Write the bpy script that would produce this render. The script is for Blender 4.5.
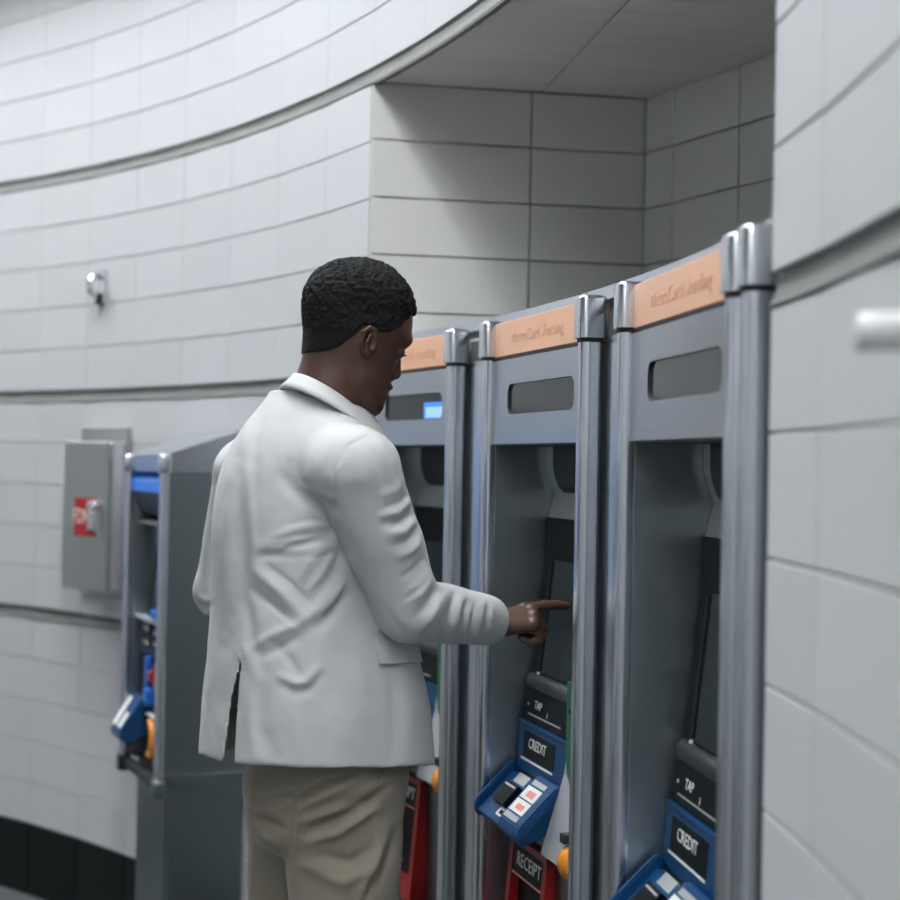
import bpy, bmesh, math, random
import numpy as np
from mathutils import Vector, Matrix
from mathutils.bvhtree import BVHTree

random.seed(7)
scene = bpy.context.scene
for o in list(bpy.data.objects):
    bpy.data.objects.remove(o)
COL = scene.collection

# ------------------------------------------------------------------ camera
EYE = 1.49
F = 1500.0
PITCH, ROLL = math.atan(13/F), math.radians(1.1)
CAMROT = Matrix.Rotation(math.radians(90)+PITCH, 3, 'X') @ Matrix.Rotation(ROLL, 3, 'Z')
cd = bpy.data.cameras.new('camera')
cam = bpy.data.objects.new('camera', cd)
COL.objects.link(cam)
cam.matrix_world = Matrix.Translation((0, 0, EYE)) @ CAMROT.to_4x4()
cd.sensor_width = 36
cd.lens = F/900*36
cd.clip_start = 0.01
cd.dof.use_dof = True
cd.dof.focus_distance = 2.55
cd.dof.aperture_fstop = 3.0
scene.camera = cam

# ------------------------------------------------------------------ world, exposure
w = bpy.data.worlds.new('world')
scene.world = w
w.use_nodes = True
w.node_tree.nodes['Background'].inputs[0].default_value = (0.75, 0.85, 1.0, 1)
w.node_tree.nodes['Background'].inputs[1].default_value = 0.05
vs = scene.view_settings
vs.view_transform = 'Standard'
vs.look = 'None'
vs.gamma = 1
vs.use_curve_mapping = False
vs.exposure = 0.0
LAMP = 57.0            # strength of the ceiling luminaires

# ------------------------------------------------------------------ geometry of the place
CX, CY, R = -4.579, 1.305, 4.945      # the round hall
CEIL = 3.55

def px(x, y, depth):
    """point seen at pixel (x, y), at the given distance along +Y"""
    d = CAMROT @ Vector(((x-450)/F, -(y-450)/F, -1))
    d = d*(depth/d.y)
    return Vector((d.x, d.y, d.z+EYE))

CR = np.array(CAMROT)
def project(P):
    P = np.asarray(P, float).reshape(-1, 3)
    q = (P-np.array([0, 0, EYE])) @ CR
    return np.stack([450-F*q[:, 0]/q[:, 2], 450+F*q[:, 1]/q[:, 2]], 1)

def on_wall(th, r=R, z=0.0):
    t = math.radians(th)
    return Vector((CX+r*math.cos(t), CY+r*math.sin(t), z))

def wall_frame(th, r=R, z=0.0):
    """X along the wall to the right, Y into the wall, Z up"""
    t = math.radians(th)
    c, s = math.cos(t), math.sin(t)
    m = Matrix(((s, c, 0, 0), (-c, s, 0, 0), (0, 0, 1, 0), (0, 0, 0, 1)))
    return Matrix.Translation(on_wall(th, r, z)) @ m

# ------------------------------------------------------------------ materials
def mat(name, col, rough=0.5, metal=0.0, emit=None, estr=0.0, noise=None, bump=None, vary=0.0, coat=0.0, spec=None, sheen=0.0, brushed=None, trans=0.0):
    m = bpy.data.materials.new(name)
    m.use_nodes = True
    nt = m.node_tree
    b = nt.nodes['Principled BSDF']
    L = nt.links.new
    b.inputs['Base Color'].default_value = (*col, 1)
    b.inputs['Roughness'].default_value = rough
    b.inputs['Metallic'].default_value = metal
    b.inputs['Coat Weight'].default_value = coat
    b.inputs['Coat Roughness'].default_value = 0.1
    b.inputs['Sheen Weight'].default_value = sheen
    b.inputs['Transmission Weight'].default_value = trans
    if spec is not None:
        b.inputs['Specular IOR Level'].default_value = spec
    if emit:
        b.inputs['Emission Color'].default_value = (*emit, 1)
        b.inputs['Emission Strength'].default_value = estr
    tc = nt.nodes.new('ShaderNodeTexCoord')
    colsock = None
    if noise:
        sc, amt = noise
        n = nt.nodes.new('ShaderNodeTexNoise')
        n.inputs['Scale'].default_value = sc
        n.inputs['Detail'].default_value = 4
        L(tc.outputs['Object'], n.inputs['Vector'])
        mx = nt.nodes.new('ShaderNodeMix')
        mx.data_type = 'RGBA'
        mx.inputs['A'].default_value = (*[c*(1-amt) for c in col], 1)
        mx.inputs['B'].default_value = (*[min(1, c*(1+amt)) for c in col], 1)
        L(n.outputs['Fac'], mx.inputs['Factor'])
        colsock = mx.outputs['Result']
    if vary:
        oi = nt.nodes.new('ShaderNodeObjectInfo')
        mr = nt.nodes.new('ShaderNodeMapRange')
        mr.inputs['To Min'].default_value = 1-vary
        mr.inputs['To Max'].default_value = 1+vary
        L(oi.outputs['Random'], mr.inputs['Value'])
        hs = nt.nodes.new('ShaderNodeHueSaturation')
        if colsock:
            L(colsock, hs.inputs['Color'])
        else:
            hs.inputs['Color'].default_value = (*col, 1)
        L(mr.outputs['Result'], hs.inputs['Value'])
        colsock = hs.outputs['Color']
    if colsock:
        L(colsock, b.inputs['Base Color'])
    if bump:
        sc, st, dist = bump
        n = nt.nodes.new('ShaderNodeTexNoise')
        n.inputs['Scale'].default_value = sc
        n.inputs['Detail'].default_value = 3
        L(tc.outputs['Object'], n.inputs['Vector'])
        bp = nt.nodes.new('ShaderNodeBump')
        bp.inputs['Strength'].default_value = st
        bp.inputs['Distance'].default_value = dist
        L(n.outputs['Fac'], bp.inputs['Height'])
        L(bp.outputs['Normal'], b.inputs['Normal'])
    if brushed:
        mp = nt.nodes.new('ShaderNodeMapping')
        mp.inputs['Scale'].default_value = brushed
        L(tc.outputs['Object'], mp.inputs['Vector'])
        n = nt.nodes.new('ShaderNodeTexNoise')
        n.inputs['Scale'].default_value = 1.0
        n.inputs['Detail'].default_value = 5
        L(mp.outputs['Vector'], n.inputs['Vector'])
        mr = nt.nodes.new('ShaderNodeMapRange')
        mr.inputs['To Min'].default_value = max(0.02, rough-0.09)
        mr.inputs['To Max'].default_value = rough+0.11
        L(n.outputs['Fac'], mr.inputs['Value'])
        L(mr.outputs['Result'], b.inputs['Roughness'])
        bp = nt.nodes.new('ShaderNodeBump')
        bp.inputs['Strength'].default_value = 0.06
        bp.inputs['Distance'].default_value = 0.001
        L(n.outputs['Fac'], bp.inputs['Height'])
        L(bp.outputs['Normal'], b.inputs['Normal'])
    return m

M = {}
M['tile'] = mat('white_tile', (0.51, 0.515, 0.525), 0.62, noise=(3, 0.05), vary=0.018, spec=0.35)
M['tile_alcove'] = mat('alcove_tile', (0.60, 0.595, 0.57), 0.55, noise=(4, 0.06), vary=0.03, spec=0.35)
M['tile_black'] = mat('black_tile', (0.003, 0.006, 0.006), 0.4, vary=0.2, spec=0.15)
M['grout'] = mat('grout', (0.22, 0.22, 0.215), 0.9)
M['grout_light'] = mat('grout_light', (0.39, 0.39, 0.395), 0.9, noise=(20, 0.1))
M['trim'] = mat('trim_metal', (0.13, 0.13, 0.12), 0.5, metal=0.3, noise=(6, 0.25))
M['plank'] = mat('soffit_plank', (0.70, 0.69, 0.66), 0.5, vary=0.03)
M['ceiling'] = mat('ceiling_paint', (0.35, 0.35, 0.36), 0.8)
M['floor'] = mat('floor_terrazzo', (0.09, 0.095, 0.095), 0.45, noise=(60, 0.3))
M['steel'] = mat('brushed_steel', (0.52, 0.545, 0.58), 0.30, metal=1.0, brushed=(3, 3, 220))
M['steel_v'] = mat('brushed_steel_post', (0.68, 0.71, 0.76), 0.25, metal=1.0)
M['steel_cheek'] = mat('brushed_steel_cheek', (0.50, 0.55, 0.57), 0.33, metal=1.0, brushed=(2, 2, 26))
M['steel_side'] = mat('dull_steel', (0.20, 0.235, 0.245), 0.42, metal=1.0, brushed=(3, 3, 160))
M['steel_box'] = mat('stainless_box', (0.42, 0.43, 0.41), 0.42, metal=0.9, brushed=(200, 200, 3))
M['pale_metal'] = mat('pale_satin_metal', (0.62, 0.62, 0.61), 0.55, metal=0.3)
M['chrome'] = mat('chrome', (0.8, 0.8, 0.82), 0.15, metal=1.0)
M['dark_metal'] = mat('dark_metal', (0.026, 0.031, 0.035), 0.42, metal=0.2, spec=0.35)
M['grey_panel'] = mat('grey_panel', (0.42, 0.44, 0.45), 0.45, metal=0.4)
M['black'] = mat('black_plastic', (0.003, 0.0045, 0.005), 0.45, spec=0.16)
M['rubber'] = mat('black_rubber', (0.006, 0.006, 0.006), 0.6)
M['screen'] = mat('touch_screen', (0.007, 0.013, 0.015), 0.15, spec=0.3)
M['glass_dark'] = mat('tinted_glass', (0.02, 0.024, 0.024), 0.10, spec=0.55)
M['blue'] = mat('blue_plastic', (0.004, 0.05, 0.145), 0.38, spec=0.35)
M['blue_bright'] = mat('bright_blue_plastic', (0.015, 0.13, 0.50), 0.3)
M['reflector'] = mat('blue_reflector_print', (0.20, 0.45, 1.0), 0.5)  # print of the added board that gives the steel its blue reflections
M['blue_lit'] = mat('lit_blue_display', (0.02, 0.1, 0.4), 0.3, emit=(0.05, 0.28, 1.0), estr=0.75)
M['blue_header'] = mat('lit_blue_header', (0.02, 0.14, 0.5), 0.3, emit=(0.03, 0.22, 0.9), estr=0.35)
M['blue_lit2'] = mat('lit_pale_display', (0.3, 0.5, 0.8), 0.3, emit=(0.30, 0.55, 1.0), estr=0.55)
M['green'] = mat('green_plastic', (0.01, 0.12, 0.05), 0.35)
M['orange'] = mat('orange_plastic', (0.75, 0.27, 0.02), 0.35)
M['amber'] = mat('dim_amber_plastic', (0.30, 0.17, 0.06), 0.4)
M['red'] = mat('red_plastic', (0.28, 0.012, 0.012), 0.35)
M['red_paint'] = mat('red_label', (0.40, 0.012, 0.012), 0.5)
M['sign'] = mat('peach_sign', (0.78, 0.42, 0.25), 0.35, coat=0.4)
M['sign_ink'] = mat('faded_sign_ink', (0.70, 0.385, 0.24), 0.45)
M['white'] = mat('white_print', (0.75, 0.75, 0.73), 0.5)
M['pink'] = mat('pink_print', (0.75, 0.25, 0.22), 0.5)
M['label_black'] = mat('label_black', (0.004, 0.006, 0.007), 0.5, spec=0.2)
M['jacket'] = mat('offwhite_cloth', (0.475, 0.476, 0.472), 0.85, sheen=0.1, bump=(900, 0.08, 0.0005))
M['jacket_dark'] = mat('jacket_lining_shadow', (0.45, 0.45, 0.44), 0.9)
M['trousers'] = mat('khaki_cloth', (0.255, 0.225, 0.175), 0.88, sheen=0.15, bump=(800, 0.12, 0.0005))
M['skin'] = mat('skin', (0.075, 0.036, 0.024), 0.45, noise=(14, 0.12), bump=(500, 0.05, 0.0004))
M['nail'] = mat('fingernail', (0.36, 0.22, 0.17), 0.35)
M['hair'] = mat('hair', (0.006, 0.006, 0.006), 0.8, spec=0.25, bump=(420, 1.0, 0.003))
M['eye_dark'] = mat('eyelash', (0.006, 0.005, 0.005), 0.6)
M['eye_white'] = mat('eye_white', (0.5, 0.47, 0.44), 0.2)
M['shoe'] = mat('brown_leather', (0.05, 0.025, 0.015), 0.35)
M['lamp'] = mat('lamp_diffuser', (0.9, 0.9, 0.9), 0.5, emit=(0.93, 0.97, 1.0), estr=LAMP)
M['lamp_body'] = mat('lamp_housing', (0.15, 0.15, 0.15), 0.5)
M['cap'] = mat('satin_cap', (0.66, 0.68, 0.72), 0.27, metal=1.0)

# ------------------------------------------------------------------ object helpers
def link(name, me, m=None, parent=None, smooth=False):
    if m is not None:
        me.materials.append(M[m])
    if smooth:
        me.shade_smooth()
    o = bpy.data.objects.new(name, me)
    COL.objects.link(o)
    if parent is not None:
        o.parent = parent
    return o

def from_bm(name, bm, m, parent=None, smooth=False):
    me = bpy.data.meshes.new(name)
    bmesh.ops.recalc_face_normals(bm, faces=bm.faces)
    bm.to_mesh(me)
    bm.free()
    return link(name, me, m, parent, smooth)

def tag(o, label=None, cat=None, group=None, kind=None):
    for k, v in (('label', label), ('category', cat), ('group', group), ('kind', kind)):
        if v:
            o[k] = v
    return o

def empty(name, mtx, label=None, cat=None, group=None, kind=None):
    o = bpy.data.objects.new(name, None)
    o.empty_display_size = 0.05
    COL.objects.link(o)
    o.matrix_world = mtx
    return tag(o, label, cat, group, kind)

def b_box(bm, lo, hi, bevel=0.0, seg=1):
    g = bmesh.ops.create_cube(bm, size=1.0)
    vs_ = g['verts']
    lo, hi = Vector(lo), Vector(hi)
    c, s = (lo+hi)/2, hi-lo
    for v in vs_:
        v.co = Vector((v.co.x*s.x, v.co.y*s.y, v.co.z*s.z))+c
    if bevel > 0:
        es = list({e for v in vs_ for e in v.link_edges})
        bmesh.ops.bevel(bm, geom=es, offset=bevel, segments=seg, profile=0.5, affect='EDGES')

def box(name, lo, hi, m, parent=None, bevel=0.0, seg=1, smooth=False):
    bm = bmesh.new()
    b_box(bm, lo, hi, bevel, seg)
    return from_bm(name, bm, m, parent, smooth)

def b_prism(bm, poly, axis, a, b):
    """extrude a 2D polygon along an axis; poly holds the two other coordinates in order"""
    def mk(p, t):
        if axis == 'X': return (t, p[0], p[1])
        if axis == 'Y': return (p[0], t, p[1])
        return (p[0], p[1], t)
    v0 = [bm.verts.new(mk(p, a)) for p in poly]
    v1 = [bm.verts.new(mk(p, b)) for p in poly]
    n = len(poly)
    bm.faces.new(v0)
    bm.faces.new(v1[::-1])
    for i in range(n):
        bm.faces.new((v0[i], v1[i], v1[(i+1) % n], v0[(i+1) % n]))

def prism(name, poly, axis, a, b, m, parent=None, smooth=False):
    bm = bmesh.new()
    b_prism(bm, poly, axis, a, b)
    return from_bm(name, bm, m, parent, smooth)

def round_rect(x0, x1, y0, y1, r, n=5):
    pts = []
    for cx, cy, a0 in ((x1-r, y1-r, 0), (x0+r, y1-r, 90), (x0+r, y0+r, 180), (x1-r, y0+r, 270)):
        for i in range(n+1):
            a = math.radians(a0+90*i/n)
            pts.append((cx+r*math.cos(a), cy+r*math.sin(a)))
    return pts

def b_tube(bm, pts, rad, seg=12, caps=True):
    pts = [Vector(p) for p in pts]
    rads = rad if isinstance(rad, (list, tuple)) else [rad]*len(pts)
    rings = []
    ref = None
    for i, p in enumerate(pts):
        d = (pts[min(i+1, len(pts)-1)]-pts[max(i-1, 0)]).normalized()
        if ref is None:
            ref = d.orthogonal().normalized()
        ref = (ref-d*ref.dot(d)).normalized()
        e2 = d.cross(ref)
        rings.append([bm.verts.new(p+(ref*math.cos(2*math.pi*k/seg)+e2*math.sin(2*math.pi*k/seg))*rads[i]) for k in range(seg)])
    for a, b in zip(rings, rings[1:]):
        for k in range(seg):
            bm.faces.new((a[k], a[(k+1) % seg], b[(k+1) % seg], b[k]))
    if caps:
        bm.faces.new(rings[0][::-1])
        bm.faces.new(rings[-1])

def tube(name, pts, rad, m, parent=None, seg=12, smooth=True):
    bm = bmesh.new()
    b_tube(bm, pts, rad, seg)
    o = from_bm(name, bm, m, parent, False)
    if smooth:
        smooth_auto(o)
    return o

def smooth_auto(o, ang=40):
    me = o.data
    me.shade_smooth()
    me.set_sharp_from_angle(angle=math.radians(ang))

def text_mesh(body, size, depth=0.0003):
    cu = bpy.data.curves.new('lettering', 'FONT')
    cu.body = body
    cu.size = size
    cu.extrude = depth
    cu.align_x = 'CENTER'
    cu.align_y = 'CENTER'
    cu.resolution_u = 2
    t = bpy.data.objects.new('lettering', cu)
    COL.objects.link(t)
    bpy.context.view_layer.update()
    me = bpy.data.meshes.new_from_object(t.evaluated_get(bpy.context.evaluated_depsgraph_get()))
    bpy.data.objects.remove(t)
    bpy.data.curves.remove(cu)
    return me

def lettering(body, size, m, parent, loc, tilt=0.0, xs=1.0, name='lettering'):
    """text standing on an XZ face, read from -Y; tilt leans its top away"""
    me = text_mesh(body, size)
    o = link(name, me, m, parent)
    o.matrix_local = Matrix.Translation(loc) @ Matrix.Rotation(math.pi/2-tilt, 4, 'X') @ Matrix.Diagonal((xs, 1, 1, 1))
    return o

# ------------------------------------------------------------------ the round hall: floor, ceiling, walls
def arc_shell(name, th0, th1, r0, r1, z0, z1, m, n=None, parent=None):
    n = n or max(2, int(abs(th1-th0)/1.5))
    bm = bmesh.new()
    ring = []
    for i in range(n+1):
        th = th0+(th1-th0)*i/n
        ring.append([bm.verts.new(on_wall(th, r, z)) for r, z in ((r0, z0), (r1, z0), (r1, z1), (r0, z1))])
    for a, b in zip(ring, ring[1:]):
        for k in range(4):
            bm.faces.new((a[k], a[(k+1) % 4], b[(k+1) % 4], b[k]))
    bm.faces.new(ring[0])
    bm.faces.new(ring[-1][::-1])
    return from_bm(name, bm, m, parent)

def disc(name, z, dz, r, m):
    bm = bmesh.new()
    n = 96
    b_prism(bm, [(CX+r*math.cos(2*math.pi*i/n), CY+r*math.sin(2*math.pi*i/n)) for i in range(n)], 'Z', z, z+dz)
    return from_bm(name, bm, m)

TH_OPEN0, TH_OPEN1 = 4.17, 27.75        # the recess that holds the machines
tag(disc('floor', -0.06, 0.06, R+1.2, 'floor'), 'dark grey terrazzo floor of the round hall', 'floor', kind='structure')
tag(disc('ceiling', CEIL, 0.06, R+0.3, 'ceiling'), 'white painted ceiling of the round hall', 'ceiling', kind='structure')
BK = R+0.010
wl = arc_shell('wall_left', TH_OPEN1, 66, BK, BK+0.10, 0, CEIL, 'grout_light')
tag(wl, 'curved white tiled wall left of the machine recess', 'wall', kind='structure')
wu = arc_shell('wall_upper', TH_OPEN0, TH_OPEN1, BK, BK+0.10, 2.420, CEIL, 'grout_light')
tag(wu, 'curved white tiled wall above the machine recess', 'wall', kind='structure')
wr = arc_shell('wall_right', -22, TH_OPEN0, BK, BK+0.10, 0, CEIL, 'grout_light')
tag(wr, 'curved white tiled wall right of the machine recess', 'wall', kind='structure')

def hall_tile_material():
    m = mat('far_tile', (0.45, 0.455, 0.465), 0.4)
    nt = m.node_tree
    tc = nt.nodes.new('ShaderNodeTexCoord')
    br = nt.nodes.new('ShaderNodeTexBrick')
    br.offset = 0
    br.inputs['Color1'].default_value = (0.46, 0.465, 0.475, 1)
    br.inputs['Color2'].default_value = (0.43, 0.435, 0.445, 1)
    br.inputs['Mortar'].default_value = (0.15, 0.15, 0.15, 1)
    br.inputs['Scale'].default_value = 1
    br.inputs['Brick Width'].default_value = 0.276
    br.inputs['Row Height'].default_value = 0.139
    br.inputs['Mortar Size'].default_value = 0.003
    nt.links.new(tc.outputs['UV'], br.inputs['Vector'])
    nt.links.new(br.outputs['Color'], nt.nodes['Principled BSDF'].inputs['Base Color'])
    return m
M['far_tile'] = hall_tile_material()
wb = arc_shell('wall_back', 66, 338, R, R+0.1, 0, CEIL, 'far_tile', n=90)
uvl = wb.data.uv_layers.new(name='UVMap')
for lp in wb.data.loops:
    v = wb.data.vertices[lp.vertex_index].co
    a = math.atan2(v.y-CY, v.x-CX) % (2*math.pi)
    uvl.data[lp.index].uv = (a*R, v.z)
tag(wb, 'far side of the round tiled hall behind the camera', 'wall', kind='structure')

# --- tiles -----------------------------------------------------------------
PIT = math.degrees(0.276/R)             # one tile along the wall
TH_REF = 43.66                          # a vertical joint seen at x = 131.7
TRIMS = (0.955, 1.688, 2.421, 3.154)
ROW = 0.139
def tile_mesh(wd, ht, dp, bev, m, name='tile'):
    bm = bmesh.new()
    b_box(bm, (-wd/2, 0, -ht/2), (wd/2, dp, ht/2))
    es = [e for e in bm.edges if all(abs(v.co.y) < 1e-6 for v in e.verts)]
    bmesh.ops.bevel(bm, geom=es, offset=bev, segments=1, affect='EDGES')
    me = bpy.data.meshes.new(name)
    bmesh.ops.recalc_face_normals(bm, faces=bm.faces)
    bm.to_mesh(me)
    bm.free()
    me.materials.append(M[m])
    return me

def in_frame(P, mrg=60):
    if P.y < 0.35:
        return False
    q = project([P])[0]
    return -mrg < q[0] < 900+mrg and -mrg < q[1] < 900+mrg

tile_cache = {}
def wall_tiles(parent, th0, th1, zr, matname, gapx=0.0010, gapz=0.0030, hidden=None):
    """flat tiles set edge to edge round the curve; zr: list of (z0, z1)"""
    k0, k1 = math.floor((th0-TH_REF)/PIT), math.ceil((th1-TH_REF)/PIT)
    eds = [th0]+[TH_REF+k*PIT for k in range(k0, k1+1) if th0+0.3 < TH_REF+k*PIT < th1-0.3]+[th1]
    for a, b in zip(eds, eds[1:]):
        wd = 2*(R-0.001)*math.tan(math.radians((b-a)/2))-gapx
        for z0, z1 in zr:
            ht = z1-z0-gapz
            mtx = wall_frame((a+b)/2, R, (z0+z1)/2)
            mtx = mtx @ Matrix.Rotation(math.radians(random.gauss(0, 0.13)), 4, 'Z') @ Matrix.Rotation(math.radians(random.gauss(0, 0.10)), 4, 'X')
            if in_frame(mtx.translation):
                key = (matname, round(wd, 4), round(ht, 4))
                if key not in tile_cache:
                    tile_cache[key] = tile_mesh(wd, ht, 0.0095, 0.0012, matname)
                o = bpy.data.objects.new('tile', tile_cache[key])
                COL.objects.link(o)
                o.parent = parent
                o.matrix_world = mtx
            elif hidden is not None:
                bm2 = bmesh.new()
                b_box(bm2, (-wd/2, 0, -ht/2), (wd/2, 0.0095, ht/2))
                bm2.transform(mtx)
                me = bpy.data.meshes.new('tmp')
                bm2.to_mesh(me)
                bm2.free()
                hidden.from_mesh(me)
                bpy.data.meshes.remove(me)

rows = []
for i, tz in enumerate(TRIMS):
    lo = tz+0.019
    top = (TRIMS[i+1]-0.019) if i+1 < len(TRIMS) else CEIL
    n = 5 if i+1 < len(TRIMS) else 3
    rows.append([(lo+(top-lo)*k/n, lo+(top-lo)*(k+1)/n) for k in range(n)])
low = [(0.241+ROW*k, 0.241+ROW*(k+1)) for k in range(5)]
base = [(0.0, 0.239)]
full = low+rows[0]+rows[1]+rows[2]+rows[3]
upper = rows[2]+rows[3]
for wobj, a, b, zr in ((wl, TH_OPEN1, 66, full), (wu, TH_OPEN0, TH_OPEN1, upper), (wr, -22, TH_OPEN0, full)):
    hid = bmesh.new()
    wall_tiles(wobj, a, b, zr, 'tile', hidden=hid)
    me = bpy.data.meshes.new('outer_tiles')
    hid.to_mesh(me)
    hid.free()
    if len(me.vertices):
        tag(link('outer_tiles', me, 'tile', wobj), kind='stuff')
    if wobj is not wu:
        hid = bmesh.new()
        wall_tiles(wobj, a, b, base, 'tile_black', gapx=0.004, hidden=hid)
        me = bpy.data.meshes.new('outer_base_tiles')
        hid.to_mesh(me)
        hid.free()
        if len(me.vertices):
            tag(link('outer_base_tiles', me, 'tile_black', wobj), kind='stuff')

# --- metal trims in the channels -------------------------------------------
def trim(name, th0, th1, z, label):
    prof = [(R+0.010, z+0.017), (R+0.0075, z+0.016), (R+0.0065, z+0.002), (R+0.001, z-0.012), (R-0.002, z-0.0175), (R+0.010, z-0.0175)]
    n = int(abs(th1-th0)/1.0)+1
    bm = bmesh.new()
    ring = []
    for i in range(n+1):
        th = th0+(th1-th0)*i/n
        ring.append([bm.verts.new(on_wall(th, r, zz)) for r, zz in prof])
    k = len(prof)
    for a, b in zip(ring, ring[1:]):
        for j in range(k):
            bm.faces.new((a[j], a[(j+1) % k], b[(j+1) % k], b[j]))
    bm.faces.new(ring[0])
    bm.faces.new(ring[-1][::-1])
    o = from_bm(name, bm, 'trim')
    return tag(o, label, 'trim', kind='structure')
trim('trim_1', TH_OPEN1, 66, TRIMS[0], 'low grey metal band between wall tiles behind the small machine')
trim('trim_2', TH_OPEN1, 66, TRIMS[1], 'grey metal band in the left wall level with the head of the man')
trim('trim_3', -22, 66, TRIMS[2], 'long curved grey metal band along the top edge of the recess')
trim('trim_4', -22, TH_OPEN0, TRIMS[1], 'grey metal band in the near right wall beside the machines')
trim('trim_5', -22, TH_OPEN0, TRIMS[0], 'low grey metal band in the near right wall')
# flat lip of the recess edge
lip = arc_shell('trim_6', TH_OPEN0, TH_OPEN1, R-0.001, R+0.012, 2.398, 2.4035, 'trim')
tag(lip, 'thin metal lip under the curved edge of the recess', 'trim', kind='structure')

# --- the recess ------------------------------------------------------------
P3 = on_wall(TH_OPEN1, R-0.002)
C1 = Vector((0.47, 3.72, 0))
DB = Vector((0.464, -0.886, 0)).normalized()
C2 = C1+DB*2.05
P4 = on_wall(TH_OPEN0, R+0.012)
CEIL_A = 2.405
LOWZ = 0.0
def flat_wall(name, A, B, z0, z1, joints, zrows, label, thick=0.08):
    """tiled straight wall from A to B (left to right as seen), face towards the viewer"""
    d = (B-A)
    ln = d.length
    d.normalize()
    nrm = Vector((-d.y, d.x, 0))
    mtx = Matrix(((d.x, nrm.x, 0, A.x), (d.y, nrm.y, 0, A.y), (0, 0, 1, 0), (0, 0, 0, 1)))
    bm = bmesh.new()
    b_box(bm, (0, 0.008, z0), (ln, thick, z1))
    o = from_bm(name, bm, 'grout')
    o.matrix_world = mtx
    tag(o, label, 'wall', kind='structure')
    js = [0]+[j for j in joints if 0.01 < j < ln-0.01]+[ln]
    cache = {}
    for a, b in zip(js, js[1:]):
        for r0, r1 in zrows:
            key = (round(b-a, 4), round(r1-r0, 4))
            if key not in cache:
                cache[key] = tile_mesh(b-a-0.004, r1-r0-0.004, 0.0078, 0.001, 'tile_alcove')
            t = bpy.data.objects.new('tile', cache[key])
            COL.objects.link(t)
            t.parent = o
            t.matrix_local = Matrix.Translation(((a+b)/2, random.gauss(0, 0.0004), (r0+r1)/2)) @ Matrix.Rotation(math.radians(random.gauss(0, 0.15)), 4, 'X')
    return o
zr_a = [(CEIL_A-0.1385*(k+1), CEIL_A-0.1385*k) for k in range(6)]
zmin = zr_a[-1][0]
la = (C1-P3).length
flat_wall('wall_recess_left', P3, C1, zmin, CEIL_A, [la-0.289], zr_a, 'flat tiled end wall of the recess, half in shade')
flat_wall('wall_recess_back', C1, C2, zmin, CEIL_A, [0.119+0.25*k for k in range(9)], zr_a, 'shaded tiled back wall of the recess above the machines')
flat_wall('wall_recess_right', C2, P4+Vector((0.02, 0, 0)), 0, CEIL_A, [0.25*k for k in range(1, 5)], zr_a, 'hidden near end wall of the recess')
# soffit planks
dl = (C1-P3).normalized()
nl = Vector((-dl.y, dl.x, 0))
smat = Matrix(((dl.x, nl.x, 0, P3.x), (dl.y, nl.y, 0, P3.y), (0, 0, 1, CEIL_A), (0, 0, 0, 1)))
smi = smat.inverted()
edge_ = [smi @ on_wall(TH_OPEN1+(TH_OPEN0-TH_OPEN1)*i/24, R+0.014, CEIL_A) for i in range(25)]
bm = bmesh.new()
b_prism(bm, [(p.x, p.y) for p in edge_]+[(1.6, edge_[-1].y), (1.6, 0.15), (edge_[0].x, 0.15)], 'Z', 0.012, 0.05)
sof = from_bm('ceiling_recess', bm, 'grout')
sof.matrix_world = smat
tag(sof, 'plank soffit over the machine recess', 'ceiling', kind='structure')
pl_cache = {}
for k in range(26):
    y1 = -0.002-0.085*k
    y0 = y1-0.083
    # each board starts at the curved edge of the recess
    pw = smat @ Vector((0, (y0+y1)/2, 0))
    xs = 0.0
    for it in range(400):
        pt = smat @ Vector((xs, (y0+y1)/2, 0))
        if math.hypot(pt.x-CX, pt.y-CY) > R+0.015:
            break
        xs += 0.004
    split = 0.42
    segs = [(xs, split-0.002), (split+0.002, 1.5)] if xs < split-0.05 else [(xs, 1.5)]
    for a, b in segs:
        t = box('plank', (a, y0, 0.0), (b, y1, 0.0115), 'plank', sof) if b-a > 0.02 else None

# ------------------------------------------------------------------ ceiling lights (ring of luminaires)
def luminaire(th, off, label, group):
    fr = wall_frame(th, R-off, CEIL)
    root = empty('ceiling_light', fr, label, 'light', group)
    bm = bmesh.new()
    b_box(bm, (-0.60, -0.11, -0.012), (0.60, 0.11, 0.0))
    for lo, hi in (((-0.60, -0.11, -0.145), (0.60, -0.10, -0.012)), ((-0.60, 0.10, -0.145), (0.60, 0.11, -0.012)),
                   ((-0.60, -0.10, -0.145), (-0.59, 0.10, -0.012)), ((0.59, -0.10, -0.145), (0.60, 0.10, -0.012))):
        b_box(bm, lo, hi)
    from_bm('housing', bm, 'lamp_body', root)
    box('diffuser', (-0.585, -0.09, -0.026), (0.585, 0.09, -0.013), 'lamp', root)
for k in range(20):
    luminaire(3+18*k, 0.62, 'long recessed white ceiling light following the round wall', 'ring of ceiling lights')
#PART2

# ------------------------------------------------------------------ ticket machines in the recess
def chord_frame(thL, thR):
    A, B = on_wall(thL), on_wall(thR)
    d = (B-A)
    wd = d.length
    d.normalize()
    return Matrix(((d.x, -d.y, 0, A.x), (d.y, d.x, 0, A.y), (0, 0, 1, 0), (0, 0, 0, 1))), wd

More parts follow.
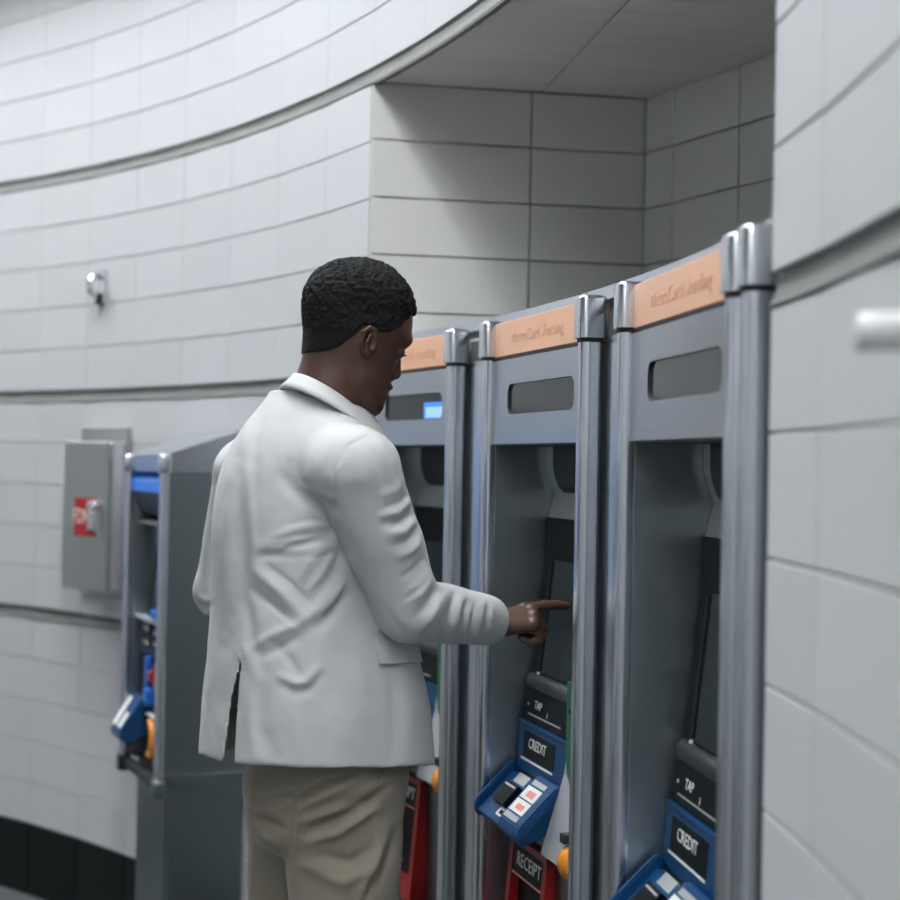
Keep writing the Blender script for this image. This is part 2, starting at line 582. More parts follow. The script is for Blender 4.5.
def post(root, u, ztop, zcap, zbot=0.0, rt=0.018, ru=0.019):
    """rounded front post with a separate cap"""
    p = round_rect(u-ru, u+ru, -0.012, 0.026, 0.0135, 5)
    o = prism('post', p, 'Z', zbot, zcap, 'steel_v', root)
    smooth_auto(o, 50)
    g = prism('gasket', round_rect(u-ru-0.001, u+ru+0.001, -0.013, 0.027, 0.0135, 5), 'Z', zcap-0.006, zcap+0.001, 'rubber', o)
    bm = bmesh.new()
    pr = round_rect(u-ru-0.004, u+ru+0.004, -0.017, 0.031, 0.012, 4)
    b_prism(bm, pr, 'Z', zcap+0.001, ztop)
    top = [e for e in bm.edges if all(abs(v.co.z-ztop) < 1e-6 for v in e.verts)]
    bmesh.ops.bevel(bm, geom=top, offset=0.007, segments=3, profile=0.5, affect='EDGES')
    c = from_bm('cap', bm, 'cap', o)
    smooth_auto(c, 45)
    return o

def panel_with_window(name, x0, x1, z0, z1, win, y, depth, m, parent):
    """flat plate with one rounded opening and a return all round it"""
    inner = round_rect(*win, 0.018, 5)
    n = len(inner)
    cxm, czm = (win[0]+win[1])/2, (win[2]+win[3])/2
    outer = []
    for a, b in inner:
        dx, dz = a-cxm, b-czm
        k = min(((x1-cxm) if dx > 0 else (cxm-x0))/abs(dx) if abs(dx) > 1e-9 else 1e9, (z1-czm)/dz if dz > 1e-9 else ((czm-z0)/-dz if dz < -1e-9 else 1e9))
        outer.append((cxm+dx*k, czm+dz*k))
    # make sure the plate has its corners
    for cxx, czz in ((x1, z1), (x0, z1), (x0, z0), (x1, z0)):
        j = min(range(n), key=lambda i: (outer[i][0]-cxx)**2+(outer[i][1]-czz)**2)
        outer[j] = (cxx, czz)
    bm = bmesh.new()
    vo = [bm.verts.new((a, y, b)) for a, b in outer]
    vi = [bm.verts.new((a, y, b)) for a, b in inner]
    vr = [bm.verts.new((a, y+depth, b)) for a, b in inner]
    vb = [bm.verts.new((a, y+depth, b)) for a, b in outer]
    for i in range(n):
        j = (i+1) % n
        bm.faces.new((vo[i], vo[j], vi[j], vi[i]))
        bm.faces.new((vi[i], vi[j], vr[j], vr[i])).material_index = 1
        bm.faces.new((vo[j], vo[i], vb[i], vb[j]))
    o = from_bm(name, bm, m, parent)
    o.data.materials.append(M['dark_metal'])
    return o

def slab(name, x0, x1, pts, thick, m, parent, bevel=0.0):
    """sheet whose front follows (y, z) points, thickness behind it"""
    poly = [(a, b) for a, b in pts]+[(a+thick, b) for a, b in reversed(pts)]
    bm = bmesh.new()
    b_prism(bm, poly, 'X', x0, x1)
    if bevel:
        bmesh.ops.bevel(bm, geom=list(bm.edges), offset=bevel, segments=2, profile=0.5, affect='EDGES')
    return from_bm(name, bm, m, parent)

def ticket_machine(thL, thR, label, display=None):
    fr, W = chord_frame(thL, thR)
    root = empty('ticket_machine', fr, label, 'ticket machine', 'ticket machines in the recess')
    a, b = 0.022, W-0.022
    # carcass and cheeks
    prism('body', [(0.03, 0.15), (W-0.03, 0.15), (W-0.05, 0.24), (0.12, 0.24)], 'Z', 0.0, 1.75, 'steel_side', root)
    box('cheek', (0.004, 0.012, 0.0), (0.020, 0.155, 1.695), 'steel_cheek', root)
    box('cheek', (W-0.020, 0.012, 0.0), (W-0.004, 0.155, 1.695), 'steel_cheek', root)
    post(root, 0.0, 1.772, 1.700)
    post(root, W, 1.772, 1.700)
    # sign, window panel
    sg = box('header_sign', (0.02, 0.006, 1.698), (W-0.02, 0.05, 1.766), 'sign', root, 0.002)
    lettering('MetroCard Vending', 0.034, 'sign_ink', sg, (W/2, 0.0055, 1.732))
    box('sign_rail', (0.02, 0.004, 1.692), (W-0.02, 0.05, 1.6975), 'rubber', root)
    wn = (0.108, W-0.062, 1.585, 1.643)
    pn = panel_with_window('window_panel', 0.02, W-0.02, 1.529, 1.6915, wn, 0.004, 0.0045, 'steel', root)
    box('panel_underside', (0.02, 0.006, 1.526), (W-0.02, 0.125, 1.532), 'dark_metal', pn)
    box('window_pane', (wn[0]-0.01, 0.0085, wn[2]-0.008), (wn[1]+0.01, 0.0125, wn[3]+0.008), 'glass_dark', pn)
    if display:
        d = box('status_display', (display[0], 0.0066, display[2]), (display[1], 0.0087, display[3]), 'blue_lit', pn)
        box('display_field', (display[0]+0.012, 0.0060, display[2]+0.002), (display[1]-0.004, 0.0068, display[3]-0.010), 'blue_lit2', pn)
    # drum over the screen
    cur = [(0.112, 1.529), (0.112, 1.49), (0.116, 1.468), (0.124, 1.448), (0.136, 1.436)]
    dr = slab('hood', 0.075, b, cur, 0.02, 'dark_metal', root)
    slab('hood_side', a, 0.073, [(0.118, 1.529), (0.120, 1.48), (0.136, 1.436)], 0.02, 'steel_cheek', root)
    slab('upper_panel', a, b, [(0.136, 1.436), (0.124, 1.386)], 0.02, 'grey_panel', root)
    # screen bezel and screen
    slab('screen_bezel', 0.032, 0.288, [(0.120, 1.384), (0.118, 1.30), (0.106, 1.20), (0.094, 1.078)], 0.03, 'black', root)
    sc = slab('touch_screen', 0.088, 0.272, [(0.1155, 1.305), (0.0918, 1.085)], 0.004, 'screen', root)
    slab('screen_reflection', 0.066, 0.070, [(0.1150, 1.300), (0.0915, 1.085)], 0.003, 'dark_metal', sc)  # thin strip standing in for the reflection line left of the screen
    box('status_lamp', (0.066, 0.090, 1.078), (0.072, 0.096, 1.084), 'white', sc)
    slab('right_fascia', 0.292, b, [(0.120, 1.384), (0.092, 1.10)], 0.03, 'steel', root)
    # ledge and black reader
    bm = bmesh.new()
    prof = [(0.105, 1.078), (0.092, 1.080), (0.083, 1.074), (0.079, 1.064), (0.080, 1.052), (0.105, 1.048)]
    b_prism(bm, prof, 'X', 0.034, 0.29)
    o = from_bm('ledge', bm, 'dark_metal', root)
    smooth_auto(o, 50)
    rd = slab('card_reader', 0.034, 0.29, [(0.083, 1.050), (0.074, 0.990)], 0.04, 'black', root)
    lean = math.atan2(0.009, 0.060)
    lettering('TAP', 0.022, 'white', rd, (0.112, 0.0768, 1.024), lean)
    lettering('i', 0.018, 'white', rd, (0.165, 0.0755, 1.014), lean)
    slab('line', 0.060, 0.235, [(0.0760, 1.0045), (0.0755, 1.0015)], 0.002, 'grey_panel', rd)
    box('screw', (0.052, 0.0765, 1.018), (0.057, 0.079, 1.023), 'grey_panel', rd)
    # blue panel with its label
    bl = slab('card_panel', 0.028, 0.292, [(0.0705, 0.985), (0.063, 0.892)], 0.05, 'blue', root, 0.002)
    slab('panel_lip', 0.028, 0.292, [(0.069, 0.9875), (0.068, 0.983)], 0.02, 'blue', bl)
    lean2 = math.atan2(0.0075, 0.093)
    pq = slab('label_plate', 0.060, 0.230, [(0.0689, 0.971), (0.0648, 0.921)], 0.003, 'label_black', bl)
    lettering('CREDIT', 0.028, 'white', bl, (0.138, 0.0665, 0.950), lean2)
    slab('label_line', 0.052, 0.225, [(0.0647, 0.9185), (0.0643, 0.9145)], 0.002, 'white', bl)
    # green bill panel on the right
    bm = bmesh.new()
    poly = [(0.330, 1.105), (0.405, 1.105)]+[(0.368+0.037*math.cos(math.radians(t)), 0.965+0.045*math.sin(math.radians(t))) for t in range(0, -181, -20)]
    b_prism(bm, poly, 'Y', 0.050, 0.10)
    gr = from_bm('bill_panel', bm, 'green', root)
    box('bill_slot', (0.345, 0.048, 1.05), (0.39, 0.052, 1.058), 'black', gr)
    slab('metal_apron', 0.292, b, [(0.085, 1.10), (0.062, 0.93), (0.020, 0.790)], 0.03, 'grey_panel', root)
    box('coin_slot', (0.385, 0.020, 0.834), (0.405, 0.040, 0.850), 'dark_metal', root)
    # orange coin cup
    bm = bmesh.new()
    bmesh.ops.create_uvsphere(bm, u_segments=16, v_segments=10, radius=1.0)
    for v in bm.verts:
        v.co = Vector((v.co.x*0.032, v.co.y*0.028, v.co.z*0.032))
    bm.transform(Matrix.Translation((0.400, 0.040, 0.800)))
    cc = from_bm('coin_cup', bm, 'orange', root, True)
    # lower carcass front
    slab('lower_front', a, b, [(0.066, 0.892), (0.058, 0.79), (0.058, 0.0)], 0.03, 'steel_side', root)
    # blue tray that sticks out
    tr = empty_mesh_tray(root)
    # red receipt box
    red_box(root)
    return root

def empty_mesh_tray(root):
    x0, x1 = 0.030, 0.292
    # side profile (y, z): sloping top, shallow belly
    side = [(0.062, 0.897), (0.050, 0.899), (-0.018, 0.830), (-0.022, 0.818), (-0.014, 0.806), (0.062, 0.835)]
    bm = bmesh.new()
    b_prism(bm, [(a+0.0, b-0.012) if b > 0.82 and i in (0, 1, 2) else (a, b) for i, (a, b) in enumerate(side)], 'X', x0, x1)
    t = from_bm('tray', bm, 'blue', root)
    # raised rims
    for a, b in ((x0, x0+0.014), (x1-0.110, x1)):
        bm = bmesh.new()
        b_prism(bm, [(0.062, 0.905), (0.050, 0.907), (-0.020, 0.838), (-0.026, 0.820), (-0.016, 0.802), (0.062, 0.830)], 'X', a, b)
        bmesh.ops.bevel(bm, geom=list(bm.edges), offset=0.003, segments=2, affect='EDGES')
        from_bm('rim', bm, 'blue', t)
    def on_top(u, s, h):            # s: 0 at the back .. 1 at the front of the sloping top
        return Vector((u, 0.050-0.068*s-0.7*h, 0.899-0.069*s+0.7*h))
    def plate(name, u0, u1, s0, s1, h0, h1, m):
        bm = bmesh.new()
        vs_ = [bm.verts.new(on_top(u, s, h)) for h in (h0, h1) for u, s in ((u0, s0), (u1, s0), (u1, s1), (u0, s1))]
        for f in ((0, 1, 2, 3), (4, 5, 6, 7), (0, 1, 5, 4), (1, 2, 6, 5), (2, 3, 7, 6), (3, 0, 4, 7)):
            bm.faces.new([vs_[i] for i in f])
        return from_bm(name, bm, m, t)
    plate('reader_block', 0.085, 0.150, 0.30, 0.78, -0.016, 0.004, 'black')
    plate('slot_line', 0.090, 0.145, 0.36, 0.40, 0.003, 0.005, 'grey_panel')
    plate('clear_guide', 0.080, 0.140, 0.02, 0.24, -0.014, -0.008, 'grey_panel')
    plate('hint_label', 0.125, 0.172, 0.80, 0.98, -0.014, -0.008, 'white')
    plate('hint_mark', 0.135, 0.162, 0.85, 0.94, -0.008, -0.0075, 'black')
    H = 0.0062
    plate('guide_strip', 0.196, 0.262, 0.03, 0.14, H, H+0.0012, 'grey_panel')
    plate('picture_label', 0.192, 0.262, 0.18, 0.46, H, H+0.0015, 'white')
    plate('picture_mark', 0.212, 0.248, 0.26, 0.40, H+0.0015, H+0.002, 'pink')
    plate('picture_label', 0.192, 0.262, 0.49, 0.77, H, H+0.0015, 'white')
    plate('picture_mark', 0.212, 0.248, 0.58, 0.70, H+0.0015, H+0.002, 'pink')
    plate('guide_strip', 0.192, 0.262, 0.81, 0.93, H, H+0.0015, 'grey_panel')
    return t

def red_box(root):
    # tapered red hood with a dark recess, wider and deeper towards its foot
    x0, x1 = 0.070, 0.270
    prof = [(0.062, 0.775), (0.042, 0.772), (0.018, 0.50), (0.062, 0.46)]
    bm = bmesh.new()
    b_prism(bm, prof, 'X', x0, x0+0.018)
    o = from_bm('receipt_box', bm, 'red', root)
    for nm, poly, a, b, m in (
            ('side_wall', prof, x1-0.018, x1, 'red'),
            ('top_plate', [(0.062, 0.776), (0.041, 0.773), (0.040, 0.762), (0.062, 0.762)], x0, x1, 'red'),
            ('foot_plate', [(0.062, 0.545), (0.026, 0.545), (0.019, 0.50), (0.062, 0.46)], x0, x1, 'red'),
            ('label_plate', [(0.062, 0.763), (0.043, 0.763), (0.038, 0.706), (0.062, 0.706)], x0+0.017, x1-0.017, 'label_black'),
            ('line', [(0.04, 0.7075), (0.0375, 0.7075), (0.0372, 0.704), (0.04, 0.704)], x0+0.017, x1-0.017, 'pink'),
            ('recess_back', [(0.062, 0.706), (0.054, 0.706), (0.046, 0.545), (0.062, 0.545)], x0+0.017, x1-0.017, 'black')):
        prism(nm, poly, 'X', a, b, m, o)
    lettering('RECEIPT', 0.036, 'white', o, ((x0+x1)/2+0.005, 0.0403, 0.735), math.atan2(0.005, 0.057))
    box('lock', (0.150, 0.040, 0.565), (0.160, 0.050, 0.575), 'white', o)
    return o

ticket_machine(27.75, 22.08, 'ticket machine facing the man, its window showing a lit blue display', display=(0.325, 0.462, 1.586, 1.622))
ticket_machine(19.81, 13.83, 'ticket machine whose screen the man touches with his finger')
ticket_machine(11.54, 5.74, 'nearest ticket machine, beside the tiled wall at the right')

def filler(th0, th1, label):
    fr, W = chord_frame(th0, th1)
    root = empty('filler_panel', fr, label, 'panel', 'steel strips between the machines')
    box('sheet', (0.024, 0.030, 0), (W-0.024, 0.06, 1.745), 'steel_side', root)
    prism('fold', [(0.024, 0.03), (W-0.024, 0.03), (W/2+0.02, 0.018), (W/2-0.02, 0.018)], 'Z', 0, 1.700, 'steel_v', root)
filler(22.08, 19.81, 'steel strip between the two machines nearest the man')
filler(13.83, 11.54, 'steel strip between the touched machine and the nearest one')
# end post by the right wall
fr, W = chord_frame(5.0, 4.2)
ep = empty('end_post', fr, 'steel end post between the nearest machine and the right wall', 'post')
post(ep, 0.0, 1.772, 1.700)
box('closing_strip', (-0.02, 0.028, 0), (0.058, 0.05, 1.74), 'steel_side', ep)
# rail that runs along the top of all machines
rl = arc_shell('top_rail', 4.6, 27.6, R+0.036, R+0.110, 1.768, 1.790, 'steel_v', n=36)
tag(rl, 'thin curved steel rail running along the tops of the ticket machines', 'rail')
#PART3

# ------------------------------------------------------------------ small machine by the left wall
def express_machine():
    A = px(129, 463, 4.42)
    B = px(164, 463, 4.06)
    A.z = B.z = 0
    d = B-A
    W = 0.302
    SX = d.length/W
    d.normalize()
    fr = Matrix(((d.x*SX, -d.y, 0, A.x), (d.y*SX, d.x, 0, A.y), (0, 0, 1, 0), (0, 0, 0, 1)))
    root = empty('ticket_kiosk', fr, 'small steel ticket kiosk on a pedestal left of the man', 'ticket machine')
    zt, zb = 1.497, 0.590
    # carcass as a U: back, two side panels that run back to the wall
    def side(x0, x1, dep, name):
        prism(name, [(0.012, zb+0.03), (0.012, zt-0.048), (dep, zt-0.048), (dep, zb-0.045)], 'X', x0, x1, 'steel_side' if x0 > 0.05 else 'steel_cheek', root)
    side(W-0.012, W+0.004, 0.245, 'side_panel')
    side(-0.004, 0.012, 0.150, 'side_panel')
    bmx = prism('seam_strip', [(0.012, zb+0.036), (0.012, zb+0.039), (0.240, zb+0.039), (0.240, zb+0.036)], 'X', W+0.003, W+0.0075, 'chrome', root)
    # hood with a sloping top
    bm = bmesh.new()
    v = [bm.verts.new(p) for p in ((-0.006, 0.0, zt-0.047), (W+0.006, 0.0, zt-0.047), (W+0.006, 0.245, zt-0.047), (-0.006, 0.155, zt-0.047),
                                    (-0.006, 0.0, zt), (W+0.006, 0.0, zt), (W+0.006, 0.245, zt+0.082), (-0.006, 0.155, zt+0.05))]
    for f in ((0, 1, 2, 3), (4, 5, 6, 7), (0, 1, 5, 4), (1, 2, 6, 5), (2, 3, 7, 6), (3, 0, 4, 7)):
        bm.faces.new([v[i] for i in f])
    from_bm('hood', bm, 'steel', root)
    for u in (0.0, W):
        p = prism('post', round_rect(u-0.013, u+0.013, -0.010, 0.016, 0.010, 4), 'Z', zb, zt-0.045, 'steel_v', root)
        smooth_auto(p, 50)
        box('cap', (u-0.017, -0.016, zt-0.050), (u+0.017, 0.020, zt+0.002), 'cap', p, 0.006, 2, True)
        box('foot_cap', (u-0.016, -0.015, zb-0.02), (u+0.016, 0.02, zb+0.028), 'dark_metal' if u == 0 else 'steel_side', p, 0.005, 2, True)
    box('bottom_bar', (0.012, -0.002, zb-0.008), (W-0.012, 0.02, zb+0.022), 'dark_metal', root, 0.003)
    # recessed front
    dp = 0.085
    box('back_panel', (0.01, dp+0.012, zb), (W-0.01, dp+0.03, zt-0.05), 'steel_side', root)
    a, b = 0.012, W-0.012
    hd = slab('header', a, b, [(0.014, 1.432), (0.008, 1.418), (0.010, 1.392)], 0.06, 'blue_header', root)
    bm = bmesh.new()
    b_prism(bm, [(0.012, 1.391), (0.020, 1.36), (0.040, 1.325), (dp+0.01, 1.305), (dp+0.01, 1.391)], 'X', a, b)
    o = from_bm('header_drum', bm, 'dark_metal', root)
    smooth_auto(o)
    slab('ledge', a, b, [(0.030, 1.305), (0.030, 1.298)], 0.06, 'grey_panel', root)
    slab('screen_bezel', 0.05, b, [(dp-0.01, 1.295), (0.045, 1.03)], 0.03, 'black', root)
    slab('touch_screen', 0.09, b-0.02, [(dp-0.013, 1.275), (0.046, 1.05)], 0.003, 'screen', root)
    slab('upper_fascia', a, 0.05, [(dp, 1.295), (dp-0.02, 1.03)], 0.02, 'steel_cheek', root)
    k = box('blue_key', (0.15, 0.018, 1.035), (b, 0.05, 1.060), 'blue_bright', root, 0.005, 2)
    slab('sill', a, b, [(0.022, 1.028), (0.022, 1.020)], 0.06, 'grey_panel', root)
    bp = slab('card_panel', 0.03, b, [(0.045, 1.018), (0.038, 0.925)], 0.04, 'blue', root)
    for (u, z) in ((0.075, 0.995), (0.075, 0.955), (0.165, 0.992), (0.165, 0.96)):
        q = box('label_plate', (u-0.034, 0.036, z-0.016), (u+0.034, 0.046, z+0.016), 'label_black', bp)
        lettering('CARD', 0.022, 'white', bp, (u, 0.0352, z))
    lw = slab('lower_panel', 0.03, b, [(0.045, 0.925), (0.036, 0.76)], 0.04, 'blue', root)
    box('blue_frame', (0.105, 0.022, 0.775), (0.125, 0.04, 0.92), 'blue_bright', lw, 0.003)
    box('dark_slot', (0.05, 0.030, 0.80), (0.10, 0.042, 0.92), 'black', lw)
    box('red_button', (0.135, 0.020, 0.855), (0.165, 0.045, 0.885), 'red', lw, 0.004)
    box('blue_knob', (0.130, 0.010, 0.79), (0.165, 0.045, 0.835), 'blue_bright', lw, 0.006, 2)
    box('white_line', (0.13, 0.020, 0.760), (b, 0.044, 0.764), 'white', lw)
    box('slot_frame', (0.175, 0.024, 0.84), (b, 0.044, 0.91), 'red', lw, 0.002)
    # blue tray sticking out on the left of its front
    bm = bmesh.new()
    b_prism(bm, [(0.05, 0.800), (0.02, 0.800), (-0.045, 0.700), (-0.040, 0.680), (-0.01, 0.670), (0.05, 0.70)], 'X', 0.015, 0.105)
    bmesh.ops.bevel(bm, geom=list(bm.edges), offset=0.004, segments=2, affect='EDGES')
    tr = from_bm('tray', bm, 'blue', root)
    bm = bmesh.new()
    b_prism(bm, [(0.012, 0.792), (0.010, 0.794), (-0.040, 0.716), (-0.038, 0.714)], 'X', 0.022, 0.05)
    from_bm('tray_label', bm, 'white', tr)
    bm = bmesh.new()
    b_prism(bm, [(-0.012, 0.754), (-0.014, 0.756), (-0.040, 0.716), (-0.038, 0.714)], 'X', 0.068, 0.094)
    from_bm('tray_label', bm, 'white', tr)
    # amber cup door
    cp = slab('cup_panel', 0.105, b, [(0.045, 0.757), (0.035, 0.635)], 0.04, 'amber', root)
    bm = bmesh.new()
    ring = [(0.165+0.038*math.cos(t), 0.032-0.012*math.cos(t*0.5)**2, 0.697+0.048*math.sin(t)) for t in [math.radians(k) for k in range(-110, 111, 12)]]
    b_tube(bm, ring, 0.011, 8)
    o = from_bm('cup_rim', bm, 'orange', cp, True)
    # pedestal
    pd = prism('pedestal', [(0.03, 0.035), (W-0.004, 0.035), (W-0.004, 0.24), (0.06, 0.13)], 'Z', 0.0, zb+0.03, 'steel_side', root)
    box('pedestal_door', (0.045, 0.030, 0.02), (W-0.02, 0.036, zb-0.01), 'steel_side', pd, 0.002)
    box('base_plate', (-0.02, -0.03, 0.0), (W+0.03, 0.2, 0.012), 'steel_side', pd, 0.003)
    return root
express_machine()

# ------------------------------------------------------------------ steel cabinet on the left wall
fr = wall_frame(45.6, R, 0)
eb = empty('wall_cabinet', wall_frame(45.0, R, 1.30), 'stainless steel wall cabinet with a red label and a padlock', 'cabinet')
def zpx(y, depth, x=95):
    return px(x, y, depth).z-1.30
zt, zb = 0.232, -0.228
box('back_plate', (-0.158, -0.016, zb-0.028), (0.112, -0.002, zt+0.052), 'steel_box', eb, 0.003)
bx_ = box('housing', (-0.115, -0.085, zb), (0.135, -0.016, zt), 'steel_box', eb, 0.004)
dr = box('door', (-0.117, -0.102, zb-0.004), (0.137, -0.088, zt+0.004), 'steel_box', eb, 0.003)
box('door_edge', (0.1355, -0.084, zb+0.002), (0.143, -0.045, zt-0.002), 'chrome', bx_, 0.002)
lb = box('warning_label', (-0.045, -0.1035, -0.062), (0.085, -0.1015, 0.058), 'red_paint', dr)
lettering('FDNY', 0.068, 'white', lb, (0.010, -0.1037, -0.002), xs=0.72)
hp = box('hasp', (0.045, -0.118, 0.018), (0.105, -0.102, 0.050), 'chrome', dr, 0.006, 2)
pk = empty('padlock', wall_frame(45.0, R, 1.30), 'small bright padlock hanging on the door of the wall cabinet', 'padlock')
box('body', (0.088, -0.142, -0.042), (0.128, -0.118, 0.018), 'chrome', pk, 0.006, 2)
bm = bmesh.new()
b_tube(bm, [(0.096+0.024*t/8, -0.130, 0.018+0.030*math.sin(math.pi*t/8)) for t in range(9)], 0.004, 8)
from_bm('shackle', bm, 'chrome', pk, True)
box('keyway', (0.102, -0.1435, -0.050), (0.114, -0.130, -0.040), 'rubber', pk)

# ------------------------------------------------------------------ small chrome bracket high on the left wall
wbk = empty('wall_bracket', wall_frame(45.87, R, 2.038), 'small chrome bracket fixed high on the left wall tiles', 'bracket')
box('plate', (-0.022, -0.010, -0.058), (0.026, 0.0, 0.058), 'chrome', wbk, 0.003)
bm = bmesh.new()
b_tube(bm, [(0.0, -0.01, 0.035), (-0.004, -0.036, 0.030), (-0.006, -0.046, 0.010), (-0.004, -0.044, -0.016), (0.0, -0.030, -0.028), (0.002, -0.012, -0.030)], 0.010, 10)
from_bm('loop', bm, 'chrome', wbk, True)
box('dark_foot', (-0.006, -0.026, -0.058), (0.024, -0.009, -0.022), 'dark_metal', wbk, 0.004)

# ------------------------------------------------------------------ round stub on the near right wall
stub_c = px(880, 333, 1.14)
end = px(857, 332, 1.14)
hx = CX+math.sqrt(R*R-(stub_c.y-CY)**2)
hr = empty('handrail_stub', Matrix.Translation((hx, stub_c.y, stub_c.z)), 'pale round steel stub sticking out of the right wall', 'handrail')
L0 = end.x-hx
rr = 0.0152
tube('bar', [(0.0, 0, 0.003), (L0+0.012, 0, 0.001), (L0+0.004, 0, 0), (L0+0.001, 0, 0), (L0, 0, 0)], [rr, rr, rr, rr*0.95, rr*0.85], 'pale_metal', hr, 20)
tube('flange', [(-0.001, 0, 0.003), (-0.008, 0, 0.003)], [0.030, 0.028], 'pale_metal', hr, 20)

# ------------------------------------------------------------------ framed poster added out of view so the steel panels reflect blue
po = empty('reflector_board', wall_frame(62, R, 1.28), 'large framed blue poster added on the wall out of view to tint the machine steel', 'reflector')
n_ = 14
def bent(name, x0, x1, y, th_, z0, z1, m, parent):
    bm = bmesh.new()
    rows2 = []
    for i in range(n_+1):
        x = x0+(x1-x0)*i/n_
        sg = R-math.sqrt(R*R-x*x)
        rows2.append([bm.verts.new((x, yy-sg, zz)) for yy, zz in ((y, z0), (y-th_, z0), (y-th_, z1), (y, z1))])
    for a, b in zip(rows2, rows2[1:]):
        for k in range(4):
            bm.faces.new((a[k], a[(k+1) % 4], b[(k+1) % 4], b[k]))
    bm.faces.new(rows2[0])
    bm.faces.new(rows2[-1][::-1])
    return from_bm(name, bm, m, parent)
bent('frame', -0.72, 0.62, -0.004, 0.025, -0.50, 0.40, 'steel_box', po)
bent('print', -0.70, 0.60, -0.028, 0.003, -0.48, 0.38, 'reflector', po)
#PART4

# ------------------------------------------------------------------ implicit-surface tools for the figure
def v3(p):
    return np.array(p, float)
def rc(P, a, b, ra, rb):
    a, b = v3(a), v3(b)
    ab = b-a
    t = np.clip(((P-a) @ ab)/(ab @ ab), 0, 1)
    return np.linalg.norm(P-a-t[:, None]*ab, axis=1)-(ra+(rb-ra)*t)
K = 2.62/2.5                                # size of the figure
def rcw(P, a, b, ra, rb):
    return rc(P, a, b, ra*K, rb*K)
def ball(P, c, r):
    return np.linalg.norm(P-v3(c), axis=1)-r
def ellip(P, c, r, A=None):
    q = P-v3(c)
    if A is not None:
        q = q @ A
    k = np.linalg.norm(q/v3(r), axis=1)
    return (k-1)*min(r)
def smin(a, b, k):
    h = np.clip(0.5+0.5*(b-a)/k, 0, 1)
    return b+(a-b)*h-k*h*(1-h)
def hashn(i, j, k):
    n = (i*73856093) ^ (j*19349663) ^ (k*83492791)
    n = (n ^ (n >> 13))*1274126177
    return ((n ^ (n >> 16)) & 0xffff)/65535.0
def vnoise(P, freq):
    q = np.asarray(P)*freq
    i = np.floor(q).astype(np.int64)
    f = q-i
    f = f*f*(3-2*f)
    r = 0
    for dx in (0, 1):
        for dy in (0, 1):
            for dz in (0, 1):
                wgt = (f[:, 0] if dx else 1-f[:, 0])*(f[:, 1] if dy else 1-f[:, 1])*(f[:, 2] if dz else 1-f[:, 2])
                r = r+wgt*hashn(i[:, 0]+dx, i[:, 1]+dy, i[:, 2]+dz)
    return r*2-1

def surface_net(fn, lo, hi, h):
    """mesh of fn = 0 inside the box, as (verts, quads)"""
    lo = v3(lo)
    S = 4
    n = np.ceil((v3(hi)-lo)/(h*S)).astype(int)
    gx = [lo[d]+np.arange(n[d]+1)*h*S for d in range(3)]
    G = np.stack(np.meshgrid(*gx, indexing='ij'), -1)
    C = fn(G.reshape(-1, 3)).reshape(n+1)
    mn = np.full(n, np.inf)
    for dx in (0, 1):
        for dy in (0, 1):
            for dz in (0, 1):
                mn = np.minimum(mn, np.abs(C[dx:n[0]+dx, dy:n[1]+dy, dz:n[2]+dz]))
    act = mn < h*S*1.3
    N = n*S
    V = np.repeat(np.repeat(np.repeat(C[:-1, :-1, :-1], S, 0), S, 1), S, 2)
    V = np.pad(V, ((0, 1),)*3, mode='edge')
    fa = np.repeat(np.repeat(np.repeat(act, S, 0), S, 1), S, 2)
    fa = np.pad(fa, ((0, 1),)*3)
    m = fa.copy()
    for d in range(3):
        m |= np.roll(m, 1, d)
    idx = np.argwhere(m)
    vals = np.empty(len(idx))
    for s in range(0, len(idx), 200000):
        vals[s:s+200000] = fn(lo+idx[s:s+200000]*h)
    V[m] = vals
    sg = V < 0
    cnt = np.zeros(N, int)
    pos = np.zeros((*N, 3))
    num = np.zeros(N)
    crn = [(a, b, c) for a in (0, 1) for b in (0, 1) for c in (0, 1)]
    sl = lambda A, o: A[o[0]:o[0]+N[0], o[1]:o[1]+N[1], o[2]:o[2]+N[2]]
    for o in crn:
        cnt += sl(sg, o)
    cell = (cnt > 0) & (cnt < 8)
    for o in crn:
        for d in range(3):
            if o[d] == 0:
                o2 = list(o)
                o2[d] = 1
                a, b = sl(V, o), sl(V, o2)
                x = (a < 0) != (b < 0)
                x &= cell
                if not x.any():
                    continue
                t = a[x]/(a[x]-b[x])
                pp = np.zeros((len(t), 3))
                for e in range(3):
                    pp[:, e] = o[e]
                pp[:, d] += t
                pos[x] += pp
                num[x] += 1
    ci = np.argwhere(cell)
    ids = np.full(N, -1)
    ids[cell] = np.arange(len(ci))
    verts = lo+(ci+pos[cell]/num[cell][:, None])*h
    quads = []
    for d in range(3):
        e, f = (d+1) % 3, (d+2) % 3
        o2 = [0, 0, 0]
        o2[d] = 1
        a = V[:N[0], :N[1], :N[2]]
        b = sl(V, o2)
        x = (a < 0) != (b < 0)
        q = np.argwhere(x)
        q = q[(q[:, e] > 0) & (q[:, f] > 0)]
        if not len(q):
            continue
        de = np.zeros(3, int)
        de[e] = 1
        df = np.zeros(3, int)
        df[f] = 1
        g = lambda r: ids[r[:, 0], r[:, 1], r[:, 2]]
        Q = np.stack([g(q-de-df), g(q-df), g(q), g(q-de)], 1)
        inside = a[q[:, 0], q[:, 1], q[:, 2]] < 0
        Q[~inside] = Q[~inside][:, ::-1]
        quads.append(Q)
    Q = np.concatenate(quads)
    Q = Q[(Q >= 0).all(1)]
    return verts, Q

